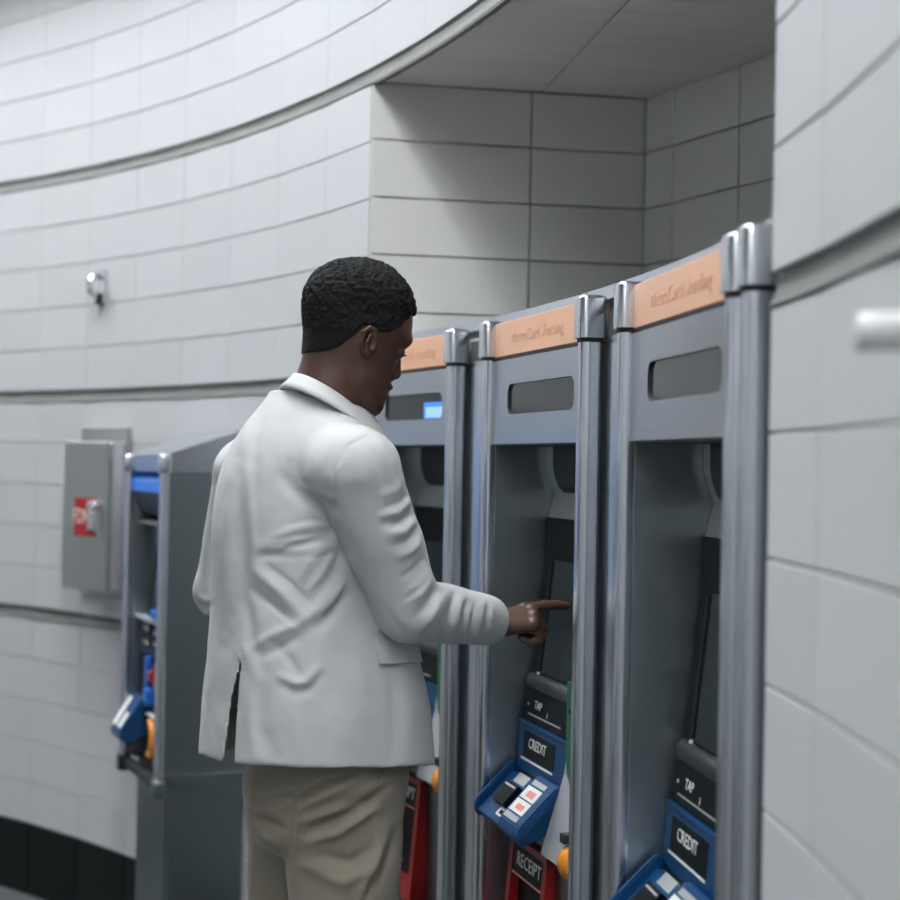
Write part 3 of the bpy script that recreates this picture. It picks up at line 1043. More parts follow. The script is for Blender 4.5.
def relax(v, q, it=2, lam=0.5):
    e = np.concatenate([q[:, [0, 1]], q[:, [1, 2]], q[:, [2, 3]], q[:, [3, 0]]])
    for _ in range(it):
        s = np.zeros_like(v)
        c = np.zeros(len(v))
        np.add.at(s, e[:, 0], v[e[:, 1]])
        np.add.at(s, e[:, 1], v[e[:, 0]])
        np.add.at(c, e[:, 0], 1)
        np.add.at(c, e[:, 1], 1)
        v = v+lam*(s/np.maximum(c, 1)[:, None]-v)
    return v

def normals(v, q):
    n = np.cross(v[q[:, 2]]-v[q[:, 0]], v[q[:, 3]]-v[q[:, 1]])
    r = np.zeros_like(v)
    for k in range(4):
        np.add.at(r, q[:, k], n)
    return r/np.maximum(np.linalg.norm(r, axis=1), 1e-12)[:, None]

def np_mesh(name, v, q, m, parent, smooth=True):
    me = bpy.data.meshes.new(name)
    me.from_pydata(v.tolist(), [], q.tolist())
    me.update()
    return link(name, me, m, parent, smooth)

def join_np(parts):
    vs_, qs, off = [], [], 0
    for v, q in parts:
        vs_.append(v)
        qs.append(q+off)
        off += len(v)
    return np.concatenate(vs_), np.concatenate(qs)

def seg_dist(p, poly):
    """distance of 2D points to a polyline, and the parameter along it 0..1"""
    best = np.full(len(p), 1e9)
    par = np.zeros(len(p))
    poly = np.array(poly, float)
    ln = np.r_[0, np.cumsum(np.linalg.norm(np.diff(poly, axis=0), axis=1))]
    for i in range(len(poly)-1):
        a, b = poly[i], poly[i+1]
        ab = b-a
        t = np.clip(((p-a) @ ab)/(ab @ ab), 0, 1)
        d = np.linalg.norm(p-a-t[:, None]*ab, axis=1)
        k = d < best
        best[k] = d[k]
        par[k] = (ln[i]+t[k]*(ln[i+1]-ln[i]))/ln[-1]
    return best, par

def poly_sd(p, poly):
    """signed distance of 2D points to a closed polygon, positive inside"""
    poly = np.array(poly, float)
    d, _ = seg_dist(p, np.r_[poly, poly[:1]])
    ins = np.zeros(len(p), bool)
    j = len(poly)-1
    for i in range(len(poly)):
        yi, yj = poly[i, 1], poly[j, 1]
        c = (yi > p[:, 1]) != (yj > p[:, 1])
        with np.errstate(divide='ignore', invalid='ignore'):
            xx = (poly[j, 0]-poly[i, 0])*(p[:, 1]-yi)/(yj-yi)+poly[i, 0]
        ins ^= c & (p[:, 0] < xx)
        j = i
    return np.where(ins, d, -d)

def chaikin(poly, it=2, closed=True):
    p = np.array(poly, float)
    for _ in range(it):
        nx = np.roll(p, -1, 0)
        p = np.stack([0.75*p+0.25*nx, 0.25*p+0.75*nx], 1).reshape(-1, 2)
    return p

def fold(v, q, folds, side=-1.0):
    """press folds, drawn on the cloth as lines with (points, height, half width), into the camera-side surface"""
    n = normals(v, q)
    pp = project(v)
    view = v-np.array([0, 0, EYE])
    view /= np.linalg.norm(view, axis=1)[:, None]
    fac = np.clip(-(n*view).sum(1)*2.5, 0, 1)
    d = np.zeros(len(v))
    for pts, amp, wd in folds:
        ds, t = seg_dist(pp, pts)
        fade = np.sin(np.pi*np.clip(t*0.86+0.07, 0, 1))**0.6
        d += amp*np.exp(-(ds/wd)**2)*fade
    return v+n*(d*fac)[:, None]

# ------------------------------------------------------------------ the man
PD = 2.62                                   # distance of his spine
S = PD/F                                    # metres per pixel there
A0 = math.radians(58)
RT = np.array([math.cos(A0), -math.sin(A0), 0])
FW = np.array([math.sin(A0), math.cos(A0), 0])
foot = px(318, 800, PD)
person = empty('person', Matrix.Translation((foot.x, foot.y, 0)), 'person in an off-white blazer and khaki trousers pointing at a ticket machine screen', 'person')
INV = Matrix.Translation((-foot.x, -foot.y, 0))
ORG = np.array([foot.x, foot.y, 0])

SH_R = v3(px(357, 473, 2.44))
EL_R = v3(px(409, 608, 2.49))
WR_R = v3(px(497, 622, 2.735))
SH_L = v3(px(248, 474, 2.79))
EL_L = v3(px(221, 590, 2.84))
WR_L = v3(px(330, 640, 3.00))

# sections of the trunk: z, pixel centre, half width, half depth
def zc(y, x=315):
    return px(x, y, PD).z
SEC = [(zc(394), 315, 0.066, 0.066), (zc(420), 313, 0.108, 0.105), (zc(450), 311, 0.142, 0.132), (zc(490), 310, 0.158, 0.148),
       (zc(530), 310, 0.163, 0.154), (zc(590), 312, 0.160, 0.155), (zc(640), 316, 0.171, 0.165), (zc(700), 321.5, 0.188, 0.182), (zc(780), 323, 0.198, 0.191)]
SEC = SEC[::-1]
sz = np.array([s[0] for s in SEC])
zf = np.linspace(sz[0], sz[-1], 240)
ker = np.exp(-0.5*(np.arange(-24, 25)/9.0)**2)
ker /= ker.sum()
TAB = [np.convolve(np.pad(np.interp(zf, sz, [s[k] for s in SEC]), 24, mode='edge'), ker, mode='valid') for k in (1, 2, 3)]
def trunk(P, grow=0.0):
    z = P[:, 2]
    cx = (np.interp(z, zf, TAB[0])-450)*S
    Wd = np.interp(z, zf, TAB[1])*K+grow
    Dp = np.interp(z, zf, TAB[2])*K+grow
    dx, dy = P[:, 0]-cx, P[:, 1]-PD
    a = dx*RT[0]+dy*RT[1]
    b = dx*FW[0]+dy*FW[1]
    k = ((np.abs(a)/Wd)**2.3+(np.abs(b)/Dp)**2.3)**(1/2.3)
    return (k-1)*np.minimum(Wd, Dp)*0.9

NECKB = v3(px(317, 406, 2.59))
def jacket_outer(P):
    d = trunk(P)
    d = np.maximum(d, P[:, 2]-zc(392))
    yoke = rcw(P, NECKB+np.array([0, 0, -0.045]), SH_R+np.array([-0.005, 0, 0.004]), 0.056, 0.058)
    yoke = np.minimum(yoke, rcw(P, NECKB+np.array([0, 0, -0.045]), SH_L+np.array([0.010, 0, 0.004]), 0.056, 0.055))
    d = smin(d, yoke, 0.05)
    mid = SH_R*0.5+EL_R*0.5
    ar = rcw(P, SH_R, mid, 0.067, 0.0615)
    ar = np.minimum(ar, rcw(P, mid, EL_R, 0.0615, 0.051))
    fm = EL_R*0.45+WR_R*0.55
    fo = rcw(P, EL_R, fm, 0.051, 0.0475)
    fo = np.minimum(fo, rcw(P, fm, WR_R-(WR_R-EL_R)*0.01, 0.0475, 0.0415))
    ar = smin(ar, fo, 0.02)
    al = rcw(P, SH_L, EL_L, 0.060, 0.046)
    al = smin(al, rcw(P, EL_L, WR_L, 0.046, 0.037), 0.02)
    kk = 0.004+0.030*np.clip((P[:, 2]-zc(505))/0.05, 0, 1)
    d = smin(d, ar, kk)
    d = smin(d, al, kk)
    return d

AX = (WR_R-EL_R)/np.linalg.norm(WR_R-EL_R)
AXL = (WR_L-EL_L)/np.linalg.norm(WR_L-EL_L)
HEM = zc(765)
def jacket_fn(P):
    o = jacket_outer(P)
    # hollow skirt, sleeves and neck
    inner = trunk(P, -0.009)
    inner = np.where(P[:, 2] < zc(660), inner, np.maximum(inner, P[:, 2]-zc(655)))
    d = np.maximum(o, -inner)
    cuff = rcw(P, WR_R-AX*0.07, WR_R+AX*0.2, 0.036, 0.034)
    d = np.maximum(d, -cuff)
    d = np.maximum(d, np.where(np.linalg.norm(P-WR_R, axis=1) < 0.15, (P-WR_R) @ AX+0.030, -1))
    d = np.maximum(d, np.where(np.linalg.norm(P-WR_L, axis=1) < 0.15, (P-WR_L) @ AXL-0.004, -1))
    d = np.maximum(d, -rcw(P, WR_L-AXL*0.05, WR_L+AXL*0.2, 0.030, 0.030))
    d = np.maximum(d, -rcw(P, NECKB+np.array([0.006, 0, -0.02]), NECKB+np.array([0.03, 0.02, 0.15]), 0.060, 0.066))
    pp = project(P)
    hemline = np.interp(pp[:, 0], [203, 222, 232, 300, 380, 438], [755, 761.5, 763, 768, 768.5, 765])
    cut = (pp[:, 1]-hemline)*S
    d = np.maximum(d, np.where(P[:, 1] < PD+0.05, cut, HEM-P[:, 2]))
    # back vent
    slit = poly_sd(pp, [(243.5, 645), (238, 690), (233.5, 775), (221, 775), (232, 700)])*S
    slit = np.where(P[:, 1] < PD-0.03, slit, -1)
    d = np.maximum(d, slit)
    return d

jv, jq = surface_net(jacket_fn, (-0.53, 2.28, 0.92), (0.15, 3.10, 1.67), 0.0036)
jv = relax(jv, jq, 2, 0.5)
JF = [
    # spine and long soft folds of the back
    ([(236, 430), (238, 520), (243, 640)], -0.006, 9), ([(222, 450), (226, 540), (228, 620)], 0.004, 9),
    ([(262, 410), (256, 450), (252, 500)], -0.003, 6), ([(250, 412), (240, 450)], 0.003, 5),
    # drag lines from the armpit
    ([(336, 512), (305, 500), (283, 478)], -0.0045, 7), ([(338, 520), (300, 528), (262, 546)], 0.0035, 6),
    ([(335, 530), (300, 546), (258, 556)], -0.004, 5), ([(338, 538), (310, 560), (296, 585)], 0.004, 6),
    ([(262, 548), (300, 550), (330, 546)], 0.0022, 3), ([(262, 555), (300, 558)], -0.0022, 3),
    ([(345, 545), (330, 580), (318, 595)], -0.005, 6),
    # crossing folds at the small of the back
    ([(258, 572), (280, 590), (304, 618)], 0.0075, 6), ([(252, 590), (270, 606), (290, 622)], -0.0075, 6),
    ([(256, 645), (275, 634), (302, 622)], 0.006, 5), ([(262, 655), (285, 645), (300, 636)], -0.005, 5),
    ([(304, 620), (322, 606), (340, 585)], 0.006, 6), ([(312, 632), (332, 614), (350, 590)], -0.005, 6),
    ([(282, 677), (296, 684), (306, 682), (318, 668)], 0.006, 5), ([(284, 686), (297, 692), (308, 690), (320, 678)], -0.005, 5),
    ([(246, 600), (252, 640), (262, 668)], -0.0035, 7), ([(240, 610), (246, 650), (256, 680)], 0.0022, 6),
    ([(262, 690), (260, 730), (272, 752)], -0.004, 8), ([(248, 690), (252, 730), (256, 760)], 0.003, 7),
    ([(350, 640), (360, 700), (362, 760)], 0.003, 12), ([(392, 668), (396, 720), (392, 765)], -0.003, 7),
    ([(405, 670), (410, 720), (412, 762)], 0.0035, 9), ([(330, 660), (322, 710), (318, 762)], -0.003, 12),
    # seams
    ([(372, 434), (348, 446), (334, 470), (333, 495), (338, 512)], -0.0022, 2.2),
    ([(210, 520), (208, 600), (207, 690)], 0.003, 5),
    # upper sleeve
    ([(410, 500), (398, 512), (382, 516)], 0.005, 4), ([(412, 510), (400, 521), (384, 524)], -0.005, 4),
    ([(414, 520), (404, 531), (390, 534)], 0.005, 4), ([(416, 531), (408, 541), (394, 545)], -0.005, 4),
    ([(418, 542), (410, 552), (398, 557)], 0.0045, 4), ([(404, 478), (396, 490), (380, 496)], 0.003, 5),
    ([(372, 446), (384, 470), (392, 500)], -0.003, 7),
    # elbow
    ([(446, 592), (436, 612), (424, 628)], 0.006, 4.5), ([(438, 588), (428, 604), (416, 618)], -0.005, 4.5),
    ([(454, 596), (447, 616), (436, 636)], -0.006, 4.5), ([(461, 600), (456, 620), (446, 640)], 0.005, 4),
    ([(430, 580), (420, 594), (408, 604)], 0.005, 4.5), ([(468, 603), (464, 622), (456, 640)], -0.0045, 4),
    ([(350, 560), (372, 592), (400, 622)], 0.002, 8),
    # cuff
    ([(482, 604), (480, 624), (473, 643)], 0.004, 3), ([(488, 604), (487, 624), (481, 643)], -0.003, 2.6),
    ([(475, 606), (472, 624), (466, 642)], -0.0035, 3),
    # finer creases
    ([(340, 500), (322, 494), (300, 486)], 0.0022, 3), ([(334, 522), (312, 520), (290, 524)], -0.0022, 2.8), ([(322, 536), (296, 540), (270, 552)], 0.0022, 2.8),
    ([(268, 566), (292, 584), (312, 604)], -0.0028, 3), ([(262, 604), (280, 618), (296, 630)], 0.0028, 3), ([(318, 618), (334, 600), (344, 580)], 0.0026, 3),
    ([(334, 552), (322, 574), (306, 592)], 0.003, 3.2), ([(300, 556), (318, 558), (336, 552)], -0.002, 2.6), ([(270, 540), (292, 536), (312, 534)], -0.002, 2.6),
    ([(250, 420), (238, 444), (230, 480)], 0.003, 5), ([(276, 404), (262, 430), (254, 470)], 0.0022, 5), ([(228, 430), (222, 470), (220, 520)], -0.003, 5),
    ([(247, 470), (252, 530), (258, 580)], 0.003, 6), ([(416, 515), (404, 518), (392, 528)], -0.0025, 2.8), ([(411, 492), (402, 502), (388, 507)], -0.0028, 3),
    ([(422, 560), (414, 570), (402, 578)], -0.0035, 3.2), ([(427, 572), (418, 584), (404, 594)], 0.003, 3), ([(442, 600), (434, 620), (422, 636)], -0.003, 2.8),
    ([(450, 598), (444, 618), (432, 640)], 0.003, 2.8), ([(464, 604), (460, 626), (452, 644)], -0.003, 2.8), ([(470, 606), (468, 626), (462, 644)], 0.0028, 2.6),
    ([(478, 606), (476, 626), (470, 645)], 0.0024, 2.6), ([(492, 606), (491, 625), (486, 643)], 0.0022, 2.4), ([(380, 600), (396, 624), (416, 644)], -0.0022, 4),
    ([(345, 530), (356, 558), (374, 586)], -0.0022, 5), ([(300, 700), (296, 730), (300, 764)], 0.0022, 8), ([(270, 640), (290, 660), (300, 676)], -0.003, 5),
    ([(335, 470), (345, 500), (352, 540)], 0.0025, 8), ([(380, 445), (392, 470), (400, 498)], 0.003, 6), ([(338, 640), (348, 655), (352, 680)], -0.0022, 6),
    # left elbow
    ([(198, 596), (206, 600), (213, 598)], 0.003, 2.5), ([(197, 603), (205, 607), (212, 606)], -0.003, 2.5), ([(198, 610), (205, 613), (211, 612)], 0.003, 2.5),
]
jv = fold(jv, jq, JF)
jv += normals(jv, jq)*(vnoise(jv, 22)*0.0016+vnoise(jv+3.1, 55)*0.0005)[:, None]
jacket = np_mesh('jacket', jv-ORG, jq, 'jacket', person)

# collar: a folded band lying round the neck
cc = v3(px(330, 399, 2.59))
hA = math.radians(62)
e1 = np.array([math.sin(hA)*0.85, math.cos(hA)*0.85, -0.54])
e2 = np.array([math.cos(hA), -math.sin(hA), 0])
bm = bmesh.new()
rows_ = []
NC = 48
for i in range(NC+1):
    ph = math.radians(180-158+316*i/NC)          # open at the front
    c_, s_ = math.cos(ph), math.sin(ph)
    back = 0.5-0.5*c_                            # 1 at the nape
    ring = []
    for (ra, rb, dz) in ((0.063, 0.056, -0.030), (0.068, 0.056, -0.006), (0.0705, 0.058, 0.0015), (0.074, 0.062, 0.000), (0.083, 0.078, -0.014), (0.094+0.004*back, 0.094, -0.030-0.003*back), (0.092+0.004*back, 0.092, -0.034-0.003*back), (0.076, 0.072, -0.030)):
        p = cc+(e1*ra*c_+e2*rb*s_+np.array([0, 0, dz]))*K
        ring.append(bm.verts.new(p-ORG))
    rows_.append(ring)
for a, b in zip(rows_, rows_[1:]):
    for k in range(len(a)):
        bm.faces.new((a[k], a[(k+1) % len(a)], b[(k+1) % len(a)], b[k]))
bm.faces.new(rows_[0])
bm.faces.new(rows_[-1][::-1])
bmesh.ops.subdivide_edges(bm, edges=list(bm.edges), cuts=1, smooth=0.5)
col_o = from_bm('collar', bm, 'jacket', jacket, True)

# patches that lie on the cloth
keep = np.abs(trunk(jv[jq].mean(1))) < 0.02
bvh = BVHTree.FromPolygons(jv.tolist(), jq[keep].tolist())
def patch(name, quad, nu, nv, off, th, m, parent, tree):
    """a thin piece of cloth lying on the surface; quad: four pixel corners"""
    bm = bmesh.new()
    org = Vector((0, 0, EYE))
    top, bot = [], []
    for j in range(nv+1):
        for i in range(nu+1):
            u, v = i/nu, j/nv
            a = Vector(quad[0]).lerp(Vector(quad[1]), u)
            b = Vector(quad[3]).lerp(Vector(quad[2]), u)
            p = a.lerp(b, v)
            d = (px(p.x, p.y, 3.0)-org).normalized()
            hit, nr, _, _ = tree.ray_cast(org, d)
            if hit is None:
                return None
            if nr.dot(d) > 0:
                nr = -nr
            top.append(bm.verts.new(hit+nr*(off+th)-Vector(ORG)))
            bot.append(bm.verts.new(hit+nr*(off-0.002)-Vector(ORG)))
    w_ = nu+1
    for j in range(nv):
        for i in range(nu):
            k = j*w_+i
            bm.faces.new((top[k], top[k+1], top[k+w_+1], top[k+w_]))
            bm.faces.new((bot[k], bot[k+w_], bot[k+w_+1], bot[k+1]))
    edge = [i for i in range(nu)]+[j*w_+nu for j in range(nv)]+[nv*w_+i for i in range(nu, 0, -1)]+[j*w_ for j in range(nv, 0, -1)]
    for a, b in zip(edge, edge[1:]+edge[:1]):
        bm.faces.new((top[a], bot[a], bot[b], top[b]))
    return from_bm(name, bm, m, parent, False)
patch('pocket_flap', [(373, 637), (414, 641), (419, 663), (378, 664)], 12, 8, 0.002, 0.005, 'jacket', jacket, bvh)

# ---- trousers
HIP = 0.0
def leg_pts(side):
    if side > 0:      # near right leg
        return [v3(px(343, 782, 2.575)), v3(px(344, 900, 2.57)), v3(px(350, 1040, 2.57)), v3(px(352, 1278, 2.55))]
    return [v3(px(304, 782, 2.70)), v3(px(298, 900, 2.76)), v3(px(305, 1020, 2.75)), v3(px(308, 1238, 2.70))]
def trousers_fn(P):
    cx = (331-450)*S
    dx, dy = P[:, 0]-cx, P[:, 1]-PD
    a = dx*RT[0]+dy*RT[1]
    b = dx*FW[0]+dy*FW[1]
    z = P[:, 2]
    zz = zc(775)
    hip = (np.sqrt((a/0.160)**2+((b+0.004)/0.126)**2+((z-zz)/0.15)**4)-1)*0.12
    d = hip
    for sd, rr_ in ((1, (0.104, 0.090, 0.074, 0.062)), (-1, (0.098, 0.088, 0.072, 0.060))):
        L = leg_pts(sd)
        g = rcw(P, L[0], L[1], rr_[0], rr_[1])
        g = np.minimum(g, rcw(P, L[1], L[2], rr_[1], rr_[2]))
        g = smin(g, rcw(P, L[2], L[3], rr_[2], rr_[3]), 0.02)
        d = smin(d, g, (0.004+0.03*np.clip((P[:, 2]-zc(800))/0.05, 0, 1)) if sd > 0 else 0.035)
    d = np.maximum(d, 0.065-z)
    d = np.maximum(d, z-1.10)
    return d
tv, tq = surface_net(trousers_fn, (-0.46, 2.36, 0.03), (-0.02, 2.90, 1.12), 0.0042)
tv = relax(tv, tq, 2, 0.5)
TF = [
    ([(292, 794), (300, 800), (320, 788), (352, 772)], -0.008, 4), ([(300, 808), (322, 797), (352, 782)], 0.006, 5),
    ([(291, 800), (290, 830), (289, 850)], -0.008, 5), ([(300, 822), (330, 812), (362, 806)], 0.006, 5),
    ([(304, 834), (335, 818), (372, 800), (390, 786)], -0.007, 5), ([(310, 842), (340, 832), (375, 808)], 0.006, 5),
    ([(320, 856), (350, 862), (372, 848)], -0.004, 6), ([(318, 876), (345, 882), (372, 868)], 0.004, 6),
    ([(398, 830), (385, 860), (368, 896)], -0.006, 6), ([(390, 826), (376, 860), (358, 900)], 0.005, 6),
    ([(248, 812), (262, 820), (284, 830)], -0.007, 5), ([(246, 806), (268, 810), (288, 806)], 0.005, 5),
    ([(250, 820), (262, 834), (274, 842)], 0.005, 4), ([(376, 800), (378, 850), (372, 905)], 0.002, 3),
    ([(252, 796), (270, 800), (290, 798)], -0.004, 4), ([(300, 864), (330, 872)], 0.004, 6),
]
tv = fold(tv, tq, [(a, b*1.45, c*0.92) for a, b, c in TF])
tv += normals(tv, tq)*(vnoise(tv, 24)*0.0018+vnoise(tv+1.7, 60)*0.0005)[:, None]
trous = np_mesh('trousers', tv-ORG, tq, 'trousers', person)
tb = BVHTree.FromPolygons(tv.tolist(), tq.tolist())
patch('pocket_welt', [(384, 769), (388, 769), (379, 786), (376, 785)], 3, 6, 0.0005, 0.002, 'trousers', trous, tb)
for L in (leg_pts(1)[3], leg_pts(-1)[3]):
    def shoe_fn(P, L=L):
        c = np.array([L[0], L[1], 0])
        d = rcw(P, c+FW*-0.03+[0, 0, 0.045], c+FW*0.03+[0, 0, 0.05], 0.044, 0.046)
        d = smin(d, rcw(P, c+FW*0.03+[0, 0, 0.045], c+FW*0.15+[0, 0, 0.03], 0.045, 0.034), 0.03)
        return np.maximum(d, 0.012-P[:, 2])
    c0 = np.array([L[0], L[1], 0])
    sv, sq = surface_net(shoe_fn, c0-[0.16, 0.16, 0.01], c0+[0.22, 0.22, 0.14], 0.006)
    sh = np_mesh('shoe', sv-ORG, sq, 'shoe', person)
    k = sv[:, 2] < 0.03
    bm = bmesh.new()
    out = []
    for t in range(28):
        an = 2*math.pi*t/28
        u, wv = math.cos(an), math.sin(an)
        out.append((c0[0]+FW[0]*(0.06+0.125*u)+RT[0]*0.046*wv-ORG[0], c0[1]+FW[1]*(0.06+0.125*u)+RT[1]*0.046*wv-ORG[1]))
    b_prism(bm, out, 'Z', 0.0, 0.014)
    from_bm('sole', bm, 'rubber', sh)

# ---- head
HD = 2.605
SH_ = 2.485/F
YAW = math.radians(12)
HC = v3(px(358, 340, HD))
hx_ = np.array([math.cos(YAW), math.sin(YAW), 0])
hy_ = np.array([-math.sin(YAW), math.cos(YAW), 0])      # away from the camera
R2 = np.array([[math.cos(ROLL), -math.sin(ROLL)], [math.sin(ROLL), math.cos(ROLL)]])
def hloc(P):
    """head space: (pixel-like x, pixel-like y) in the side plane and lateral metres"""
    q = (P-HC)/K
    fx = q @ hx_
    la = q @ hy_
    a, b = fx/SH_*math.cos(YAW)*1.0, -q[:, 2]/SH_
    x = 358+a
    y = 340+b+a*math.tan(ROLL)
    return np.stack([x-b*math.tan(ROLL), y], 1), la
def hp(x, y, lat=0.0):
    """head space to world"""
    dx, dy = x-358, y-340
    a = dx+dy*math.tan(ROLL)
    b = dy-dx*math.tan(ROLL)
    return HC+(hx_*(a*SH_/math.cos(YAW))+np.array([0, 0, -b*SH_])+hy_*lat)*K

FACE = chaikin([(410.5, 306), (411.8, 320), (411, 332), (409, 341), (402.5, 349.5), (397.5, 357), (396, 364), (393.5, 372), (391, 380), (389.5, 388), (385.5, 397), (381.5, 403), (379.5, 408), (375, 413.5), (368, 415.5), (359, 411), (350, 402),
                (336, 385), (322, 366), (311, 350), (307.5, 335), (305.5, 318), (305.5, 300), (310, 285), (319, 273), (332, 264.5), (348, 261), (364, 261.5), (380, 266), (394, 275), (404, 288)], 2)
def wmax(y):
    return np.interp(y, [258, 300, 330, 355, 380, 400, 416], [0.076, 0.078, 0.076, 0.071, 0.064, 0.054, 0.044])
def inflate(p, la, poly, d0, grow=0.0):
    d2 = poly_sd(p, poly)*SH_
    k = np.maximum(0, 1-d2/d0)
    return (np.sqrt(k*k+(la/(wmax(p[:, 1])+grow))**2)-1)*d0*0.75
NB = v3(px(322, 418, 2.59))
def head_fn(P):
    p, la = hloc(P)
    d = inflate(p, la, FACE, 0.066)
    neck = rcw(P, hp(343, 352), NB, 0.060, 0.063)
    # sternal muscle running from behind the ear to the throat
    d = smin(d, neck, 0.022)
    m = 1
    al = np.abs(la)
    Q = np.stack([p[:, 0]*SH_, p[:, 1]*SH_, al], 1)
    g = lambda x, y, l: np.array([x*SH_, y*SH_, l])
    brow = ellip(Q, g(402.0, 341, 0.016), (0.011, 0.009, 0.024))
    d = smin(d, brow, 0.012)
    socket = ellip(Q, g(404.5, 354, 0.031), (0.010, 0.0075, 0.013))
    d = -smin(-d, socket, 0.006)
    lid = ball(Q, g(395.0, 353.0, 0.028), 0.0112)
    d = smin(d, lid, 0.002)
    nose = rc(Q, g(396.8, 357, 0), g(395.0, 373.5, 0), 0.0062, 0.0095)
    d = smin(d, nose, 0.006)
    d = smin(d, ball(Q, g(390.5, 376, 0.0115), 0.0074), 0.005)
    d = smin(d, ellip(Q, g(387.5, 387.3, 0), (0.0085, 0.0056, 0.0225)), 0.004)
    d = smin(d, ellip(Q, g(383.5, 396.0, 0), (0.0085, 0.0060, 0.020)), 0.004)
    d = smin(d, ball(Q, g(372.5, 405, 0), 0.0165), 0.012)
    cheek = ellip(Q, g(380, 362, 0.046), (0.020, 0.014, 0.013))
    jaw = rc(Q, g(357, 380, 0.046), g(372, 402, 0.022), 0.013, 0.012)
    d = smin(d, jaw, 0.018)
    # ear
    e0 = 0.073
    Q = Q+np.array([9.0*SH_, -4.5*SH_, 0])
    ear = None
    for a, b, ra, rb in (((366, 351, e0), (363, 341, e0+0.010), .0035, .0036), ((363, 341, e0+0.010), (365, 331.5, e0+0.012), .0036, .0038),
                         ((365, 331.5, e0+0.012), (371, 327, e0+0.010), .0038, .0036), ((371, 327, e0+0.010), (377, 329, e0+0.004), .0036, .0032),
                         ((377, 329, e0+0.004), (378.5, 336, e0-0.001), .0032, .003), ((372.5, 333.5, e0+0.006), (368.8, 341, e0+0.007), .0028, .003),
                         ((368.8, 341, e0+0.007), (370, 348, e0+0.003), .003, .003), ((366.5, 352, e0+0.001), (369.5, 354.5, e0-0.003), .0046, .0042),
                         ((377, 342, e0-0.001), (376, 346, e0), .0032, .003)):
        t = rc(Q, g(*a), g(*b), ra, rb)
        ear = t if ear is None else smin(ear, t, 0.002)
    plate_ = ellip(Q, g(370.5, 340.5, e0-0.001), (0.0125, 0.0225, 0.0075))
    ear = smin(ear, plate_, 0.002)
    concha = ellip(Q, g(373.5, 342.5, e0+0.006), (0.006, 0.0095, 0.0075))
    ear = -smin(-ear, concha, 0.002)
    d = smin(d, ear, 0.003)
    return d
hv, hq = surface_net(head_fn, HC+[-0.14, -0.14, -0.18], HC+[0.14, 0.14, 0.16], 0.0021)
hv = relax(hv, hq, 1, 0.4)

# ---- hands (built in a hand frame: X to the fingertips, Y to the thumb, Z the back of the hand)
def hand_chain(mcp, lens, angs, spread=0.0):
    pts = [v3(mcp)]
    a = 0.0
    for L, an in zip(lens, angs):
        a += math.radians(an)
        d = np.array([math.cos(a)*math.cos(spread), math.cos(a)*math.sin(spread), -math.sin(a)])
        pts.append(pts[-1]+d*L)
    return pts
def hand_fn_local(P, idx, curl, mirror=1):
    Q = P*np.array([1, mirror, 1])
    d = None
    mcps = {'i': (0.090, 0.027, 0.0), 'm': (0.094, 0.006, 0.003), 'r': (0.088, -0.014, 0.001), 'p': (0.079, -0.032, -0.004)}
    for k, rm in (('i', .0135), ('m', .014), ('r', .0135), ('p', .012)):
        t = rc(Q, (0.004, mcps[k][1]*0.55, -0.004), np.array(mcps[k])-[0.006, 0, 0.004], 0.0165, rm)
        d = t if d is None else smin(d, t, 0.012)
    d = smin(d, rc(Q, (-0.028, 0, -0.003), (0.0, 0.0, -0.003), 0.0265, 0.0255), 0.015)
    d = smin(d, rc(Q, (0.01, 0.018, -0.014), (0.052, 0.036, -0.022), 0.015, 0.013), 0.012)
    fingers = [hand_chain(mcps['i'], (0.044, 0.026, 0.021), idx, 0.03), hand_chain(mcps['m'], (0.046, 0.029, 0.020), curl[0], 0.0),
               hand_chain(mcps['r'], (0.043, 0.027, 0.020), curl[1], -0.03), hand_chain(mcps['p'], (0.034, 0.020, 0.017), curl[2], -0.06)]
    radii = [(.0105, .0092, .0082, .0070), (.0108, .0095, .0084, .0074), (.0104, .0090, .0080, .0070), (.0092, .0080, .0072, .0064)]
    for pts, rr_ in zip(fingers, radii):
        g = None
        for i in range(3):
            t = rc(Q, pts[i], pts[i+1], rr_[i], rr_[i+1])
            g = t if g is None else smin(g, t, 0.003)
        g = smin(g, ball(Q, pts[0]+np.array([0, 0, 0.0015]), rr_[0]*1.06), 0.004)
        d = smin(d, g, 0.0045)
    th = [np.array([0.045, 0.034, -0.022]), np.array([0.074, 0.038, -0.036]), np.array([0.096, 0.022, -0.040])]
    g = smin(rc(Q, th[0], th[1], 0.0125, 0.0105), rc(Q, th[1], th[2], 0.0105, 0.0082), 0.004)
    return smin(d, g, 0.005), fingers

m2fr, m2W = chord_frame(19.81, 13.83)
TIP = v3(m2fr @ Vector((0.196, 0.0985, 1.226)))
fwd = TIP-WR_R
hlen = np.linalg.norm(fwd)
X_ = fwd/hlen
up = np.array([-0.10, -0.30, 0.95])
Zh = up-X_*(up @ X_)
Zh /= np.linalg.norm(Zh)
